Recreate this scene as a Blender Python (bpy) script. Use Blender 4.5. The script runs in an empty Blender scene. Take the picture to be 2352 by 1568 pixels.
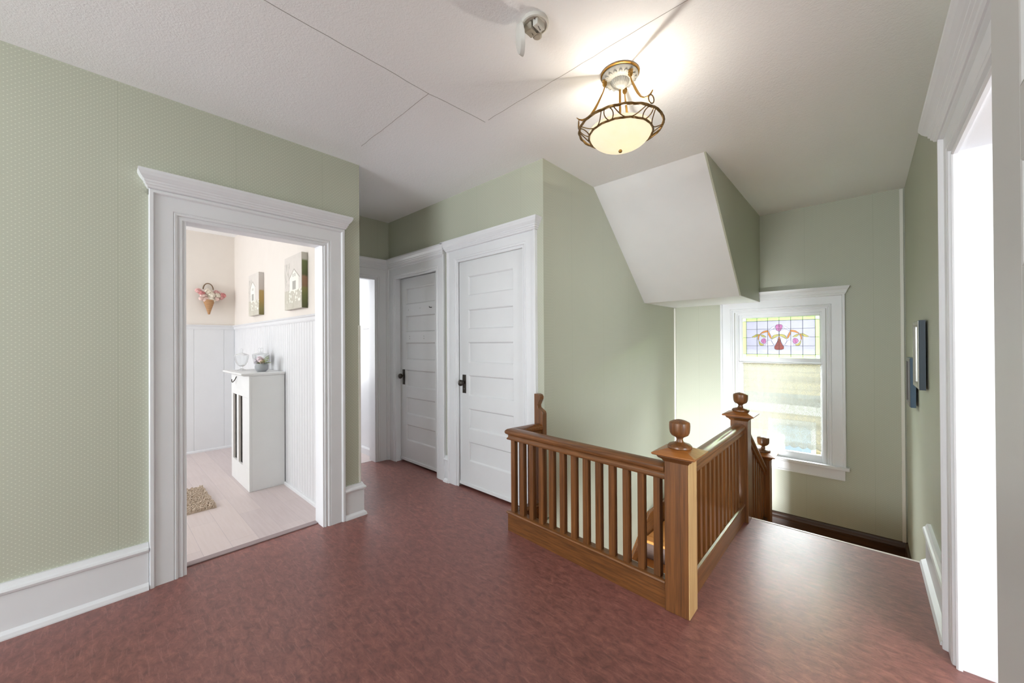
import bpy, bmesh, math, random
from mathutils import Vector, Matrix
random.seed(7)
SC = bpy.context.scene
COL = SC.collection
PI = math.pi
H = 2.73          # ceiling height

# ------------------------------------------------------------------ camera
YAW, PITCH, ROLL = math.radians(42.646), math.radians(0.2345), math.radians(-0.3273)
cy_, sy_ = math.cos(YAW), math.sin(YAW)
f_ = Vector((-sy_, cy_, 0)); r_ = Vector((cy_, sy_, 0)); u_ = Vector((0, 0, 1))
f2 = f_*math.cos(PITCH) + u_*math.sin(PITCH); u2 = u_*math.cos(PITCH) - f_*math.sin(PITCH)
r3 = r_*math.cos(ROLL) + u2*math.sin(ROLL); u3 = u2*math.cos(ROLL) - r_*math.sin(ROLL)
cam = bpy.data.cameras.new('camera'); cam.sensor_width = 36; cam.sensor_fit = 'HORIZONTAL'
cam.lens = 876.575/2352*36; cam.clip_start = 0.02
co = bpy.data.objects.new('camera', cam); COL.objects.link(co)
m = Matrix((r3, u3, -f2)).transposed().to_4x4(); m.translation = Vector((0, 0, 1.33))
co.matrix_world = m
SC.camera = co

# ------------------------------------------------------------------ world, exposure
SC.view_settings.view_transform = 'Standard'; SC.view_settings.look = 'None'
SC.view_settings.gamma = 1; SC.view_settings.use_curve_mapping = False
SC.view_settings.exposure = 0.96
w = bpy.data.worlds.new('world'); SC.world = w; w.use_nodes = True
w.node_tree.nodes['Background'].inputs[0].default_value = (0.86, 0.93, 1.0, 1)
w.node_tree.nodes['Background'].inputs[1].default_value = 0.34
try:
    SC.cycles.use_denoising = True
    SC.cycles.max_bounces = 10; SC.cycles.diffuse_bounces = 6; SC.cycles.transparent_max_bounces = 16
    SC.cycles.sample_clamp_indirect = 6; SC.cycles.caustics_reflective = False; SC.cycles.caustics_refractive = False
except Exception: pass

def area(name, loc, size, rot, power, color=(1, 1, 1)):
    l = bpy.data.lights.new(name, 'AREA'); l.shape = 'RECTANGLE'; l.size = size[0]; l.size_y = size[1]
    l.energy = power; l.color = color
    o = bpy.data.objects.new(name, l); COL.objects.link(o); o.location = loc; o.rotation_euler = rot
    return o
# daylight through windows, plus added unseen fills (rear, lower hall, front room)
area('daylight_stair_window', (-0.3, 8.2, 3.4), (9.0, 2.2), (-PI/2+0.60, 0, 0), 3700, (0.92, 0.97, 1.0))
area('added_fill_rear', (-1.3, -5.05, 1.5), (2.5, 1.9), (PI/2+.42, 0, 0), 122, (0.88, 0.955, 1.0))  # added fill behind the camera, brightens the hall evenly
area('daylight_side_room_window', (2.4, 0.35, 1.45), (1.7, 1.5), (0, PI/2+.2, 0), 82, (0.92, 0.97, 1.0))
area('daylight_bathroom_window', (-4.6, -2.55, 1.6), (1.9, 1.7), (PI/2+.1, 0, 0), 43, (0.96, 0.98, 1.0))
area('daylight_far_room_window', (-5.9, 1.75, 1.5), (1.5, 0.7), (0, -PI/2, 0), 16, (1.0, 1.0, 1.0))
area('added_fill_lower_hall', (-1.2, -0.7, -1.75), (1.05, 1.8), (PI/2+0.22, 0, 0), 330, (0.94, 0.98, 1.0))  # added fill from below, brightens the stair and window walls
area('added_fill_front_room', (2.4, -2.1, 1.45), (1.7, 2.1), (0, PI/2+.45, 0), 42, (0.88, 0.955, 1.0))  # added fill through an invented opening, lifts the left wall

# ------------------------------------------------------------------ materials
def lin(c):
    return tuple(((v/255)/12.92 if v/255 <= 0.04045 else ((v/255+0.055)/1.055)**2.4) for v in c) + (1,)
class NT:
    def __init__(s, name):
        s.m = bpy.data.materials.new(name); s.m.use_nodes = True; s.t = s.m.node_tree
        s.b = s.t.nodes['Principled BSDF']; s.out = s.t.nodes['Material Output']
    def n(s, typ, **kw):
        nd = s.t.nodes.new(typ)
        for k, v in kw.items():
            if k.startswith('i_'): nd.inputs[k[2:].replace('_', ' ')].default_value = v
            else: setattr(nd, k, v)
        return nd
    def l(s, a, b): s.t.links.new(a, b)
    def math(s, op, a, b=None, c=None):
        nd = s.t.nodes.new('ShaderNodeMath'); nd.operation = op
        for i, x in enumerate((a, b, c)):
            if x is None: continue
            if isinstance(x, (int, float)): nd.inputs[i].default_value = x
            else: s.l(x, nd.inputs[i])
        return nd.outputs[0]
    def mix(s, fac, a, b, typ='MIX'):
        nd = s.t.nodes.new('ShaderNodeMix'); nd.data_type = 'RGBA'; nd.blend_type = typ
        for i, x in ((0, fac), (6, a), (7, b)):
            if hasattr(x, 'links'): s.l(x, nd.inputs[i])
            else: nd.inputs[i].default_value = x
        return nd.outputs[2]
    def coords(s, scale=(1, 1, 1), rot=(0, 0, 0), kind='Object'):
        tc = s.t.nodes.new('ShaderNodeTexCoord'); mp = s.t.nodes.new('ShaderNodeMapping')
        mp.inputs['Scale'].default_value = scale; mp.inputs['Rotation'].default_value = rot
        s.l(tc.outputs[kind], mp.inputs['Vector']); return mp.outputs[0]
    def noise(s, vec, scale, detail=4, rough=0.5, dist=0.0):
        nd = s.n('ShaderNodeTexNoise'); nd.inputs['Scale'].default_value = scale; nd.inputs['Detail'].default_value = detail
        nd.inputs['Roughness'].default_value = rough; nd.inputs['Distortion'].default_value = dist
        s.l(vec, nd.inputs['Vector']); return nd.outputs[0]
    def ramp(s, fac, stops):
        nd = s.n('ShaderNodeValToRGB'); e = nd.color_ramp.elements
        while len(e) < len(stops): e.new(0.5)
        for k, (p, c) in enumerate(stops): e[k].position = p; e[k].color = c
        s.l(fac, nd.inputs[0]); return nd.outputs[0]
    def bump(s, h, strength, dist=0.002):
        nd = s.n('ShaderNodeBump'); nd.inputs['Strength'].default_value = strength; nd.inputs['Distance'].default_value = dist
        s.l(h, nd.inputs['Height']); s.l(nd.outputs[0], s.b.inputs['Normal'])
    def color(s, c):
        if hasattr(c, 'links'): s.l(c, s.b.inputs['Base Color'])
        else: s.b.inputs['Base Color'].default_value = c
    def rough(s, v): s.b.inputs['Roughness'].default_value = v
    def set(s, k, v): s.b.inputs[k].default_value = v

def paint(name, rgb, rough=0.45, bump=0.15, var=0.03):
    t = NT(name); v = t.coords()
    n = t.noise(v, 6, 3); c = lin(rgb); d = tuple(x*(1-var*2) for x in c[:3])+(1,)
    t.color(t.mix(n, d, c)); t.rough(rough)
    if bump: t.bump(t.noise(v, 130, 3), bump, 0.001)
    return t.m

def wallpaper(name, ax, dots=1.0):
    # ax: in-plane horizontal axis index of the wall (0 = x, 1 = y)
    t = NT(name); v = t.coords()
    sep = t.n('ShaderNodeSeparateXYZ'); t.l(v, sep.inputs[0])
    a, z = sep.outputs[ax], sep.outputs[2]
    P = 0.0225; Q = 0.0212
    def cell(x, per, off):
        q = t.math('ADD', t.math('DIVIDE', x, per), off)
        return t.math('MULTIPLY', t.math('SUBTRACT', t.math('FRACT', q), 0.5), per)
    def dot(off):
        dx = cell(a, P, off); dz = cell(z, Q, off)
        r = t.math('SQRT', t.math('ADD', t.math('MULTIPLY', dx, dx), t.math('MULTIPLY', dz, dz)))
        mr = t.n('ShaderNodeMapRange'); mr.interpolation_type = 'SMOOTHSTEP'
        t.l(r, mr.inputs[0]); mr.inputs[1].default_value = 0.0012; mr.inputs[2].default_value = 0.0036
        mr.inputs[3].default_value = 1; mr.inputs[4].default_value = 0
        return mr.outputs[0]
    d = t.math('MAXIMUM', dot(0.0), dot(0.5))
    # faint paper seams every 0.52 m
    seam = t.math('LESS_THAN', t.math('ABSOLUTE', cell(a, 0.52, 0.36)), 0.0011)
    n = t.noise(t.coords((1, 1, 0.6)), 2.2, 4)
    base = t.mix(n, lin((181, 184, 167)), lin((188, 190, 173)))
    fine = t.noise(v, 260, 2)
    base = t.mix(t.math('MULTIPLY', fine, 0.25), base, lin((162, 165, 148)))
    c = t.mix(t.math('MULTIPLY', d, 0.62*dots), base, lin((222, 224, 208)))
    c = t.mix(t.math('MULTIPLY', seam, 0.35), c, lin((140, 145, 122)))
    t.color(c); t.rough(0.5)
    h = t.math('ADD', t.math('MULTIPLY', d, 0.6), t.math('MULTIPLY', fine, 0.7))
    t.bump(h, 0.12, 0.0012)
    return t.m

def oak(name, axis, dark=(72, 42, 20), light=(142, 90, 44), rough=0.34):
    t = NT(name); sc = [55, 55, 55]; sc[axis] = 1.6
    oi = t.n('ShaderNodeObjectInfo')
    tc = t.t.nodes.new('ShaderNodeTexCoord'); mp = t.t.nodes.new('ShaderNodeMapping')
    mp.inputs['Scale'].default_value = sc
    add = t.n('ShaderNodeVectorMath', operation='ADD')
    t.l(tc.outputs['Object'], add.inputs[0]); t.l(oi.outputs['Random'], add.inputs[1])
    t.l(add.outputs[0], mp.inputs['Vector']); v = mp.outputs[0]
    sc2 = [9, 9, 9]; sc2[axis] = 0.8
    mp2 = t.t.nodes.new('ShaderNodeMapping'); mp2.inputs['Scale'].default_value = sc2; t.l(add.outputs[0], mp2.inputs['Vector'])
    big = t.noise(mp2.outputs[0], 1.5, 3, 0.5, 1.2)
    fine = t.noise(v, 1.8, 5, 0.65)
    mr = t.n('ShaderNodeMapRange'); t.l(fine, mr.inputs[0]); mr.inputs[1].default_value = 0.38; mr.inputs[2].default_value = 0.62
    f = t.math('MULTIPLY_ADD', mr.outputs[0], 0.5, t.math('MULTIPLY', big, 0.5))
    c = t.mix(f, lin(dark), lin(light))
    c = t.mix(t.math('MULTIPLY', oi.outputs['Random'], 0.18), c, lin(dark))
    t.color(c); t.rough(rough); t.set('Coat Weight', 0.25); t.set('Coat Roughness', 0.22)
    t.bump(fine, 0.12, 0.001)
    return t.m

def simple(name, rgb, rough=0.5, metal=0.0):
    t = NT(name); n = t.noise(t.coords(), 40, 2); c = lin(rgb)
    t.color(t.mix(n, tuple(x*0.93 for x in c[:3])+(1,), c)); t.rough(rough); t.set('Metallic', metal)
    return t.m

def linoleum():
    t = NT('red_linoleum'); v = t.coords((1, 1, 1))
    va = t.coords((1, 1.8, 1), (0, 0, 0.35))
    n1 = t.noise(va, 17, 8, 0.72, 0.6)
    n2 = t.noise(v, 1.3, 3)
    n3 = t.noise(t.coords((0.35, 3.2, 1)), 26, 4, 0.6, 0.4)
    n4 = t.noise(v, 75, 3, 0.6)
    c = t.ramp(n1, [(0.30, lin((92, 56, 51))), (0.46, lin((122, 76, 69))), (0.58, lin((142, 90, 81))), (0.74, lin((172, 116, 98)))])
    c = t.mix(t.math('MULTIPLY', n2, 0.4), c, lin((120, 72, 68)))
    c = t.mix(t.math('MULTIPLY', t.math('GREATER_THAN', n3, 0.60), 0.22), c, lin((178, 122, 112)))
    c = t.mix(t.math('MULTIPLY', t.math('GREATER_THAN', n4, 0.63), 0.3), c, lin((84, 48, 46)))
    t.color(c)
    r = t.n('ShaderNodeMapRange'); t.l(n1, r.inputs[0]); r.inputs[3].default_value = 0.40; r.inputs[4].default_value = 0.56
    t.l(r.outputs[0], t.b.inputs['Roughness']); t.set('Specular IOR Level', 0.65); t.set('Coat Weight', 0.2); t.set('Coat Roughness', 0.3)
    t.bump(t.noise(v, 22, 4), 0.06, 0.003)
    return t.m

def ceiling_mat():
    t = NT('stippled_ceiling_paint'); v = t.coords()
    n = t.noise(v, 150, 4, 0.6); n2 = t.noise(v, 1.5, 3)
    t.color(t.mix(n2, lin((243, 244, 247)), lin((248, 249, 251)))); t.rough(0.75)
    big = t.noise(v, 55, 4, 0.65)
    t.bump(t.math('ADD', n, big), 0.45, 0.0035)
    return t.m

def vinyl():
    t = NT('pale_vinyl_planks'); v = t.coords()
    br = t.n('ShaderNodeTexBrick'); t.l(v, br.inputs['Vector']); br.inputs['Scale'].default_value = 1
    br.inputs['Brick Width'].default_value = 0.9; br.inputs['Row Height'].default_value = 0.15; br.inputs['Mortar Size'].default_value = 0.0012
    br.inputs['Color1'].default_value = lin((205, 188, 182)); br.inputs['Color2'].default_value = lin((188, 172, 170)); br.inputs['Mortar'].default_value = lin((165, 150, 150))
    g = t.noise(t.coords((2.5, 40, 1)), 1.5, 5, 0.6, 0.5)
    t.color(t.mix(t.math('MULTIPLY', g, 0.55), br.outputs[0], lin((226, 216, 216)))); t.rough(0.38)
    return t.m

MW = paint('white_trim_paint', (226, 227, 230), 0.36, 0.08)
MWC = paint('cream_white_paint', (228, 226, 216), 0.4, 0.08)
MDOOR = paint('white_door_paint', (222, 223, 225), 0.38, 0.12)
MC = ceiling_mat()
WPX, WPY, WPL = wallpaper('green_dotted_wallpaper_x', 0, .45), wallpaper('green_dotted_wallpaper_y', 1, .45), wallpaper('green_dotted_wallpaper_left', 1, .85)
OX, OY, OZ = oak('oak_grain_x', 0), oak('oak_grain_y', 1), oak('oak_grain_z', 2)
OPALE = oak('bare_pale_oak', 2, (176, 136, 86), (214, 180, 128), 0.55)
OTREAD = oak('golden_oak_tread', 0, (170, 104, 42), (214, 150, 80), 0.3)
ODARK = oak('dark_stained_oak', 0, (44, 28, 20), (84, 56, 40), 0.4)
ODARKY = oak('dark_stained_oak_y', 1, (44, 28, 20), (84, 56, 40), 0.4)
FL = linoleum(); VN = vinyl()
IRON = simple('dark_bronze_metal', (62, 56, 50), 0.45, 0.6)
SEAM = simple('ceiling_crack_grey', (168, 166, 164), 0.8)
GREYG = simple('shadow_gap_grey', (120, 118, 112), 0.8)

# ------------------------------------------------------------------ geometry helpers
ORG = {}
class MB:
    def __init__(s): s.v = []; s.f = []
    def add(s, vs, fs, T=None):
        b = len(s.v)
        s.v += [tuple(T(*p)) if T else tuple(p) for p in vs]
        s.f += [tuple(i+b for i in f) for f in fs]; return s
    def box(s, x0, x1, y0, y1, z0, z1, T=None):
        vs = [(x, y, z) for x in (x0, x1) for y in (y0, y1) for z in (z0, z1)]
        return s.add(vs, [(0,1,3,2),(4,6,7,5),(0,4,5,1),(2,3,7,6),(0,2,6,4),(1,5,7,3)], T)
    def prism(s, poly, h0, h1, T=None):
        n = len(poly); vs = [(a, b, h0) for a, b in poly] + [(a, b, h1) for a, b in poly]
        fs = [tuple(range(n))[::-1], tuple(range(n, 2*n))] + [(i, (i+1) % n, (i+1) % n+n, i+n) for i in range(n)]
        return s.add(vs, fs, T)
    def lathe(s, prof, seg=32, T=None, flute=0):
        vs = []; n = len(prof)
        for k in range(seg):
            a = 2*PI*k/seg
            for r, z in prof:
                rr = r*(1+flute*math.cos(k*PI)) if flute else r
                vs.append((rr*math.cos(a), rr*math.sin(a), z))
        fs = [(k*n+i, ((k+1) % seg)*n+i, ((k+1) % seg)*n+i+1, k*n+i+1) for k in range(seg) for i in range(n-1)]
        if prof[0][0] > 1e-6: fs.append(tuple(k*n for k in range(seg))[::-1])
        if prof[-1][0] > 1e-6: fs.append(tuple(k*n+n-1 for k in range(seg)))
        return s.add(vs, fs, T)
    def tube(s, pts, r, seg=8, closed=False, T=None, twist=0.0, lobes=0):
        pts = [Vector(T(*p)) if T else Vector(p) for p in pts]; n = len(pts); vs = []
        prev = None
        for i, p in enumerate(pts):
            a = pts[(i-1) % n] if (closed or i > 0) else p; b = pts[(i+1) % n] if (closed or i < n-1) else p
            t = (b-a).normalized()
            if prev is None:
                ref = Vector((0, 0, 1)) if abs(t.z) < 0.9 else Vector((1, 0, 0)); u = t.cross(ref).normalized()
            else:
                u = (prev - t*prev.dot(t)).normalized()
            prev = u; w_ = t.cross(u)
            rr = r[i] if isinstance(r, (list, tuple)) else r
            for k in range(seg):
                an = 2*PI*k/seg
                q = rr*(1+0.28*math.cos(lobes*an+twist*i)) if lobes else rr
                vs.append(p+(u*math.cos(an)+w_*math.sin(an))*q)
        m_ = n if closed else n-1
        fs = [(i*seg+k, i*seg+(k+1) % seg, ((i+1) % n)*seg+(k+1) % seg, ((i+1) % n)*seg+k) for i in range(m_) for k in range(seg)]
        if not closed: fs += [tuple(range(seg))[::-1], tuple(range((n-1)*seg, n*seg))]
        return s.add(vs, fs)
    def sweep(s, path, prof, closed=False, T=None, side=1):
        # path in (a,b); prof closed polygon (w,c): w offset to the left normal * side, c out of plane
        n = len(path); k = len(prof); vs = []
        for i, p in enumerate(path):
            p = Vector(p)
            d1 = (p-Vector(path[i-1])).normalized() if (i > 0 or closed) else None
            d2 = (Vector(path[(i+1) % n])-p).normalized() if (i < n-1 or closed) else None
            d1 = d1 or d2; d2 = d2 or d1
            n1 = Vector((-d1.y, d1.x)); n2 = Vector((-d2.y, d2.x)); mm = (n1+n2); mm = mm/(1+n1.dot(n2))
            for w_, c in prof: vs.append((p.x+mm.x*w_*side, p.y+mm.y*w_*side, c))
        m_ = n if closed else n-1
        fs = [(i*k+j, i*k+(j+1) % k, ((i+1) % n)*k+(j+1) % k, ((i+1) % n)*k+j) for i in range(m_) for j in range(k)]
        if not closed: fs += [tuple(range(k))[::-1], tuple(range((n-1)*k, n*k))]
        return s.add(vs, fs, T)
    def loft_rects(s, rects, T=None):
        # rects: list of (u0,u1,d0,d1,z)
        vs = []
        for u0, u1, d0, d1, z in rects: vs += [(u0, d0, z), (u1, d0, z), (u1, d1, z), (u0, d1, z)]
        n = len(rects); fs = [(3, 2, 1, 0), tuple(4*(n-1)+i for i in range(4))]
        for i in range(n-1):
            for j in range(4): fs.append((4*i+j, 4*i+(j+1) % 4, 4*(i+1)+(j+1) % 4, 4*(i+1)+j))
        return s.add(vs, fs, T)
    def build(s, name, mat, parent=None, bevel=0, smooth=False, org=None):
        o0 = ORG.get(parent.name, Vector((0, 0, 0))) if parent else (Vector(org) if org else Vector((0, 0, 0)))
        me = bpy.data.meshes.new(name)
        me.from_pydata([tuple(Vector(p)-o0) for p in s.v], [], s.f)
        bm = bmesh.new(); bm.from_mesh(me); bmesh.ops.recalc_face_normals(bm, faces=bm.faces); bm.to_mesh(me); bm.free()
        me.materials.append(mat)
        o = bpy.data.objects.new(name, me); COL.objects.link(o)
        if parent: o.parent = parent
        elif org: o.location = org
        ORG[o.name] = o0
        if smooth:
            for p in me.polygons: p.use_smooth = True
            me.set_sharp_from_angle(angle=math.radians(34))
        if bevel:
            b = o.modifiers.new('bevel', 'BEVEL'); b.width = bevel; b.segments = 2; b.limit_method = 'ANGLE'; b.angle_limit = math.radians(40)
        return o
def empty(name, loc):
    o = bpy.data.objects.new(name, None); COL.objects.link(o); o.location = loc; o.empty_display_size = 0.1
    ORG[o.name] = Vector(loc); return o
def thing(o, label, cat, group=None):
    o['label'] = label; o['category'] = cat
    if group: o['group'] = group
    return o
def struct(o, label=None, cat=None):
    o['kind'] = 'structure'
    if label: o['label'] = label
    if cat: o['category'] = cat
    return o
def sbox(name, mat, *boxes, bevel=0):
    b = MB()
    for q in boxes: b.box(*q)
    return b.build(name, mat, bevel=bevel)

# wall frames: (u, z, d) -> world
def T_left(X): return lambda u, z, d: (X+d, u, z)
def T_right(X): return lambda u, z, d: (X-d, u, z)
def T_far(Y): return lambda u, z, d: (u, Y-d, z)

# ------------------------------------------------------------------ room shell
XL, XR, YD, YW, XS = -2.90, 0.285, 2.29, 5.0, -1.78
struct(sbox('floor', FL, (-3.005, 2.5, -5.1, 1.39, -.25, 0), (-4.12, 2.5, 1.39, 1.98, -.25, 0), (-4.12, XS-.03, 1.98, 2.5, -.25, 0),
            (-.665, XR+.02, 1.98, 3.34, -.25, 0), (XR+.02, 2.5, 1.98, 3.0, -.25, 0)),
       'worn red marbled linoleum floor of the landing', 'floor')
struct(sbox('floor_bathroom', VN, (-6.1, -3.005, -2.6, 1.22, -.25, .004), (-6.1, -4.12, 1.36, 2.3, -.25, .002)),
       'pale wood-look vinyl plank floor in the bathroom', 'floor')
c = sbox('ceiling', MC, (-6.2, 2.5, -5.3, 5.1, H, H+.1))
struct(c, 'white stippled plaster ceiling', 'ceiling')
def seam(pts):
    b = MB()
    q = [(x+random.uniform(-.003, .003), y+random.uniform(-.003, .003)) for x, y in pts]
    for (x0, y0), (x1, y1) in zip(q[:-1], q[1:]):
        d = Vector((x1-x0, y1-y0)).normalized(); nx, ny = -d.y*.0013, d.x*.0013
        b.add([(x0-nx, y0-ny, H-.0008), (x0+nx, y0+ny, H-.0008), (x1+nx, y1+ny, H-.0008), (x1-nx, y1-ny, H-.0008),
               (x0-nx, y0-ny, H+.001), (x0+nx, y0+ny, H+.001), (x1+nx, y1+ny, H+.001), (x1-nx, y1-ny, H+.001)],
              [(0,1,2,3),(4,7,6,5),(0,4,5,1),(1,5,6,2),(2,6,7,3),(3,7,4,0)])
    o = b.build('seam', SEAM, c); o['label'] = 'hairline crack along a ceiling panel joint'
def subdiv(a, b, n): return [(a[0]+(b[0]-a[0])*i/n, a[1]+(b[1]-a[1])*i/n) for i in range(n+1)]
seam(subdiv((-1.781, .30), (-1.782, 1.259), 14)); seam(subdiv((-1.782, 1.259), (-2.603, 1.265), 12))
seam(subdiv((-1.782, 1.259), (-1.751, 1.664), 7)); seam(subdiv((-1.724, 1.66), (-.20, 1.63), 24))

# left wall with bathroom doorway, alcove return
struct(sbox('wall_left', WPL, (-3.03, XL, -5.1, .335, 0, H), (-3.03, XL, 1.122, 1.39, 0, H), (-3.03, XL, .335, 1.122, 2.07, H)),
       'green dotted wallpaper wall with the bathroom doorway', 'wall')
struct(sbox('wall_partition', WPX, (-4.05, -3.03, 1.25, 1.39, 0, H)), 'wallpapered return wall of the alcove', 'wall')
struct(sbox('wall_alcove', WPY, (-4.17, -4.05, 2.135, YD, 0, H), (-4.17, -4.05, 1.39, 2.135, 2.075, H), (-4.17, -4.05, 1.25, 1.39, 0, H)),
       'narrow green wallpaper wall above the far doorway', 'wall')
struct(sbox('wall_doors', WPX, (-4.17, -3.905, YD, 2.41, 0, H), (-3.905, -3.11, YD, 2.41, 2.07, H), (-3.11, -2.80, YD, 2.41, 0, H),
            (-2.80, -1.97, YD, 2.41, 2.09, H), (-1.97, XS, YD, 2.41, 0, H)), 'green wallpaper wall holding the two white panel doors', 'wall')
struct(sbox('wall_stair', WPY, (XS-.12, XS, 2.41, YW+.2, -3.1, H), (XS-.12, XS, .0, 2.41, -3.1, -.02)),
       'light green stairwell wall lit by the window', 'wall')
# window wall, opening X -1.09..-0.285, Z 0.09..1.67
OX0, OX1, OZ0, OZ1 = -1.085, -0.285, 0.085, 1.66
struct(sbox('wall_window', WPX, (XS-.1, OX0, YW, YW+.16, -3.1, H), (OX1, XR+.12, YW, YW+.16, -3.1, H),
            (OX0, OX1, YW, YW+.16, -3.1, OZ0), (OX0, OX1, YW, YW+.16, OZ1, H)), 'green wallpaper wall around the stair window', 'wall')
struct(sbox('wall_right', WPY, (XR, XR+.12, 2.365, YW+.1, -1.2, H), (XR, XR+.12, 1.27, 2.365, 2.11, H), (XR, XR+.12, -.9, 1.27, 0, H), (XR, XR+.12, -5.1, -3.2, 0, H), (XR, XR+.12, -3.2, -.9, 2.3, H)),
       'green wallpaper wall with the two framed pictures', 'wall')
struct(sbox('wall_rear', WPX, (-3.0, -2.6, -5.1, -4.98, 0, H), (0.0, 2.5, -5.1, -4.98, 0, H), (-2.6, 0.0, -5.1, -4.98, 0, .5), (-2.6, 0.0, -5.1, -4.98, 2.5, H)),
       'green wallpaper wall behind the camera', 'wall')
struct(sbox('wall_stairwell', ODARK, (-.70, -.645, 2.05, 4.07, -1.15, -.25), (-.70, -.645, .0, 4.07, -3.1, -1.15), (-.70, -.645, .0, 2.05, -1.15, -.25)), 'dark panelled side below the stair opening', 'wall')
struct(sbox('wall_side_room', MWC, (2.45, 2.5, -5.0, -3.2, 0, H), (2.45, 2.5, -3.2, -1.0, 0, .55), (2.45, 2.5, -3.2, -1.0, 2.35, H), (2.45, 2.5, -1.0, -.6, 0, H), (2.45, 2.5, 1.3, 3.0, 0, H), (2.45, 2.5, -.6, 1.3, 0, .55), (2.45, 2.5, -.6, 1.3, 2.35, H),
            (.405, 2.5, 3.0, 3.05, 0, H)), 'cream wall of the room on the right', 'wall')
# sloped bulkhead over the stairs
b = MB(); b.prism([(3.03, H), (4.10, 1.762), (YW, 1.768), (YW, 1.80), (4.12, 1.795), (3.075, H)], XS, -.845, lambda a, z, x: (x, a, z))
struct(b.build('ceiling_slope', paint('smooth_ceiling_paint', (232, 232, 233), 0.5, 0.05)), 'white sloping underside of the stair bulkhead', 'ceiling')
b = MB(); b.prism([(3.03, H), (4.095, 1.765), (YW, 1.77), (YW, H)], -.856, -.843, lambda a, z, x: (x, a, z))
struct(b.build('wall_bulkhead', WPY), 'green wallpaper side of the stair bulkhead', 'wall')
# bathroom walls
CR = paint('pinkish_cream_paint', (232, 225, 218), 0.5, 0.1)
struct(sbox('wall_bath_back', CR, (-6.1, -6.04, -2.6, 1.22, 1.531, H)), 'pinkish cream upper bathroom wall behind the flower basket', 'wall')
struct(sbox('wall_bath_side', CR, (-6.1, -3.03, 1.212, 1.25, 1.531, H)), 'pinkish cream upper bathroom wall behind the two canvases', 'wall')
struct(sbox('wall_bath_front', MW, (-6.1, -5.6, -2.6, -2.55, 0, H), (-3.6, -3.03, -2.6, -2.55, 0, H), (-5.6, -3.6, -2.6, -2.55, 0, .7), (-5.6, -3.6, -2.6, -2.55, 2.5, H)),
       'bathroom wall with its window', 'wall')
def beadboard(name, T, u0, u1, z1, wd, label, z0=0):
    b = MB(); b.box(u0, u1, z0, z1, -.03, -.004, T); u = u0
    while u < u1-.001:
        e = min(u+wd, u1); b.prism([(u+.0015, -.004), (u+.004, 0), (e-.004, 0), (e-.0015, -.004)], z0, z1, lambda a, d, z: T(a, z, d)); u += wd
    o = b.build(name, MW); struct(o, label, 'wainscot'); return o
w1 = beadboard('wall_wainscot_back', T_left(-6.04), -2.5, 1.212, 1.53, .30, 'white panelled wainscot of the bathroom back wall')
w2 = beadboard('wall_wainscot_side', T_far(1.212), -6.04, -3.03, 1.53, .062, 'white beadboard wainscot of the bathroom side wall')
RAILP = [(0, 0), (0, .05), (.006, .056), (.026, .056), (.03, .05), (.026, .042), (.014, .036), (.012, .012), (.006, 0)]
b = MB(); b.sweep([(-6.04, -2.5), (-6.04, 1.212), (-3.04, 1.212)], [(a, z+1.522) for a, z in RAILP], side=-1)
struct(b.build('trim_1', MW, bevel=0), 'white chair rail above the bathroom wainscot', 'trim')
b = MB(); b.sweep([(-6.04, -2.5), (-6.04, 1.212), (-3.04, 1.212)], [(0, 0), (.018, 0), (.016, .022), (.008, .03), (0, .03)], side=-1)
struct(b.build('baseboard_bath', MW), 'low white baseboard in the bathroom', 'baseboard')
# far room seen through the alcove doorway
struct(sbox('wall_far_room', MW, (-6.1, -4.17, 2.2, 2.25, 0, 1.5), (-6.1, -4.17, 2.205, 2.25, 1.5, H), (-6.1, -6.05, 1.25, 2.2, 0, .6), (-6.1, -4.17, 1.25, 1.30, 1.5, H), (-6.1, -4.05, 1.255, 1.30, 0, 1.5)),
       'white wall of the room beyond the alcove doorway', 'wall')
b = MB(); b.sweep([(-6.0, 2.2), (-4.18, 2.2)], [(0, 0), (.02, 0), (.018, .07), (.01, .085), (0, .085)], side=-1)
b.sweep([(-6.0, 2.2), (-4.18, 2.2)], [(a, z+1.47) for a, z in RAILP], side=-1)
struct(b.build('baseboard_far_room', MW), 'white baseboard and rail beyond the alcove doorway', 'baseboard')

# baseboards
def bprof(h=.25, d=.02, shoe=.018):
    return [(0, 0), (d+shoe, 0), (d+shoe, .006), (d+shoe*.75, .022), (d, .036), (d, h-.052), (d+.010, h-.046), (d+.014, h-.034),
            (d+.010, h-.024), (d+.002, h-.018), (d-.004, h-.006), (d-.006, h), (0, h)]
b = MB(); b.sweep([(XL, -4.95), (XL, .188)], bprof(), side=-1)
struct(b.build('baseboard_left', MW), 'tall white baseboard left of the bathroom doorway', 'baseboard')
b = MB(); b.sweep([(XL, 1.262), (XL, 1.39), (-3.6, 1.39)], bprof(), side=-1)
struct(b.build('baseboard_corner', MW), 'white baseboard wrapping the corner right of the bathroom doorway', 'baseboard')
b = MB(); b.sweep([(-2.985, YD), (-2.925, YD)], bprof(), side=-1)
struct(b.build('baseboard_doors', MW), 'short white baseboard between the two panel doors', 'baseboard')
b = MB(); b.sweep([(XR, 3.335), (XR, 2.495)], bprof(.245, .022, .026), side=-1)
struct(b.build('baseboard_right', MW), 'white baseboard on the right wall at the top of the stairs', 'baseboard')
b = MB(); b.sweep([(XS, YW), (XR, YW)], [(0, -.78), (.02, -.78), (.02, -.575), (.03, -.57), (.032, -.555), (.024, -.545), (.02, -.53), (.012, -.515), (0, -.51)], side=-1)
struct(b.build('baseboard_window', ODARK), 'dark stained wood baseboard under the stair window', 'baseboard')
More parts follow.
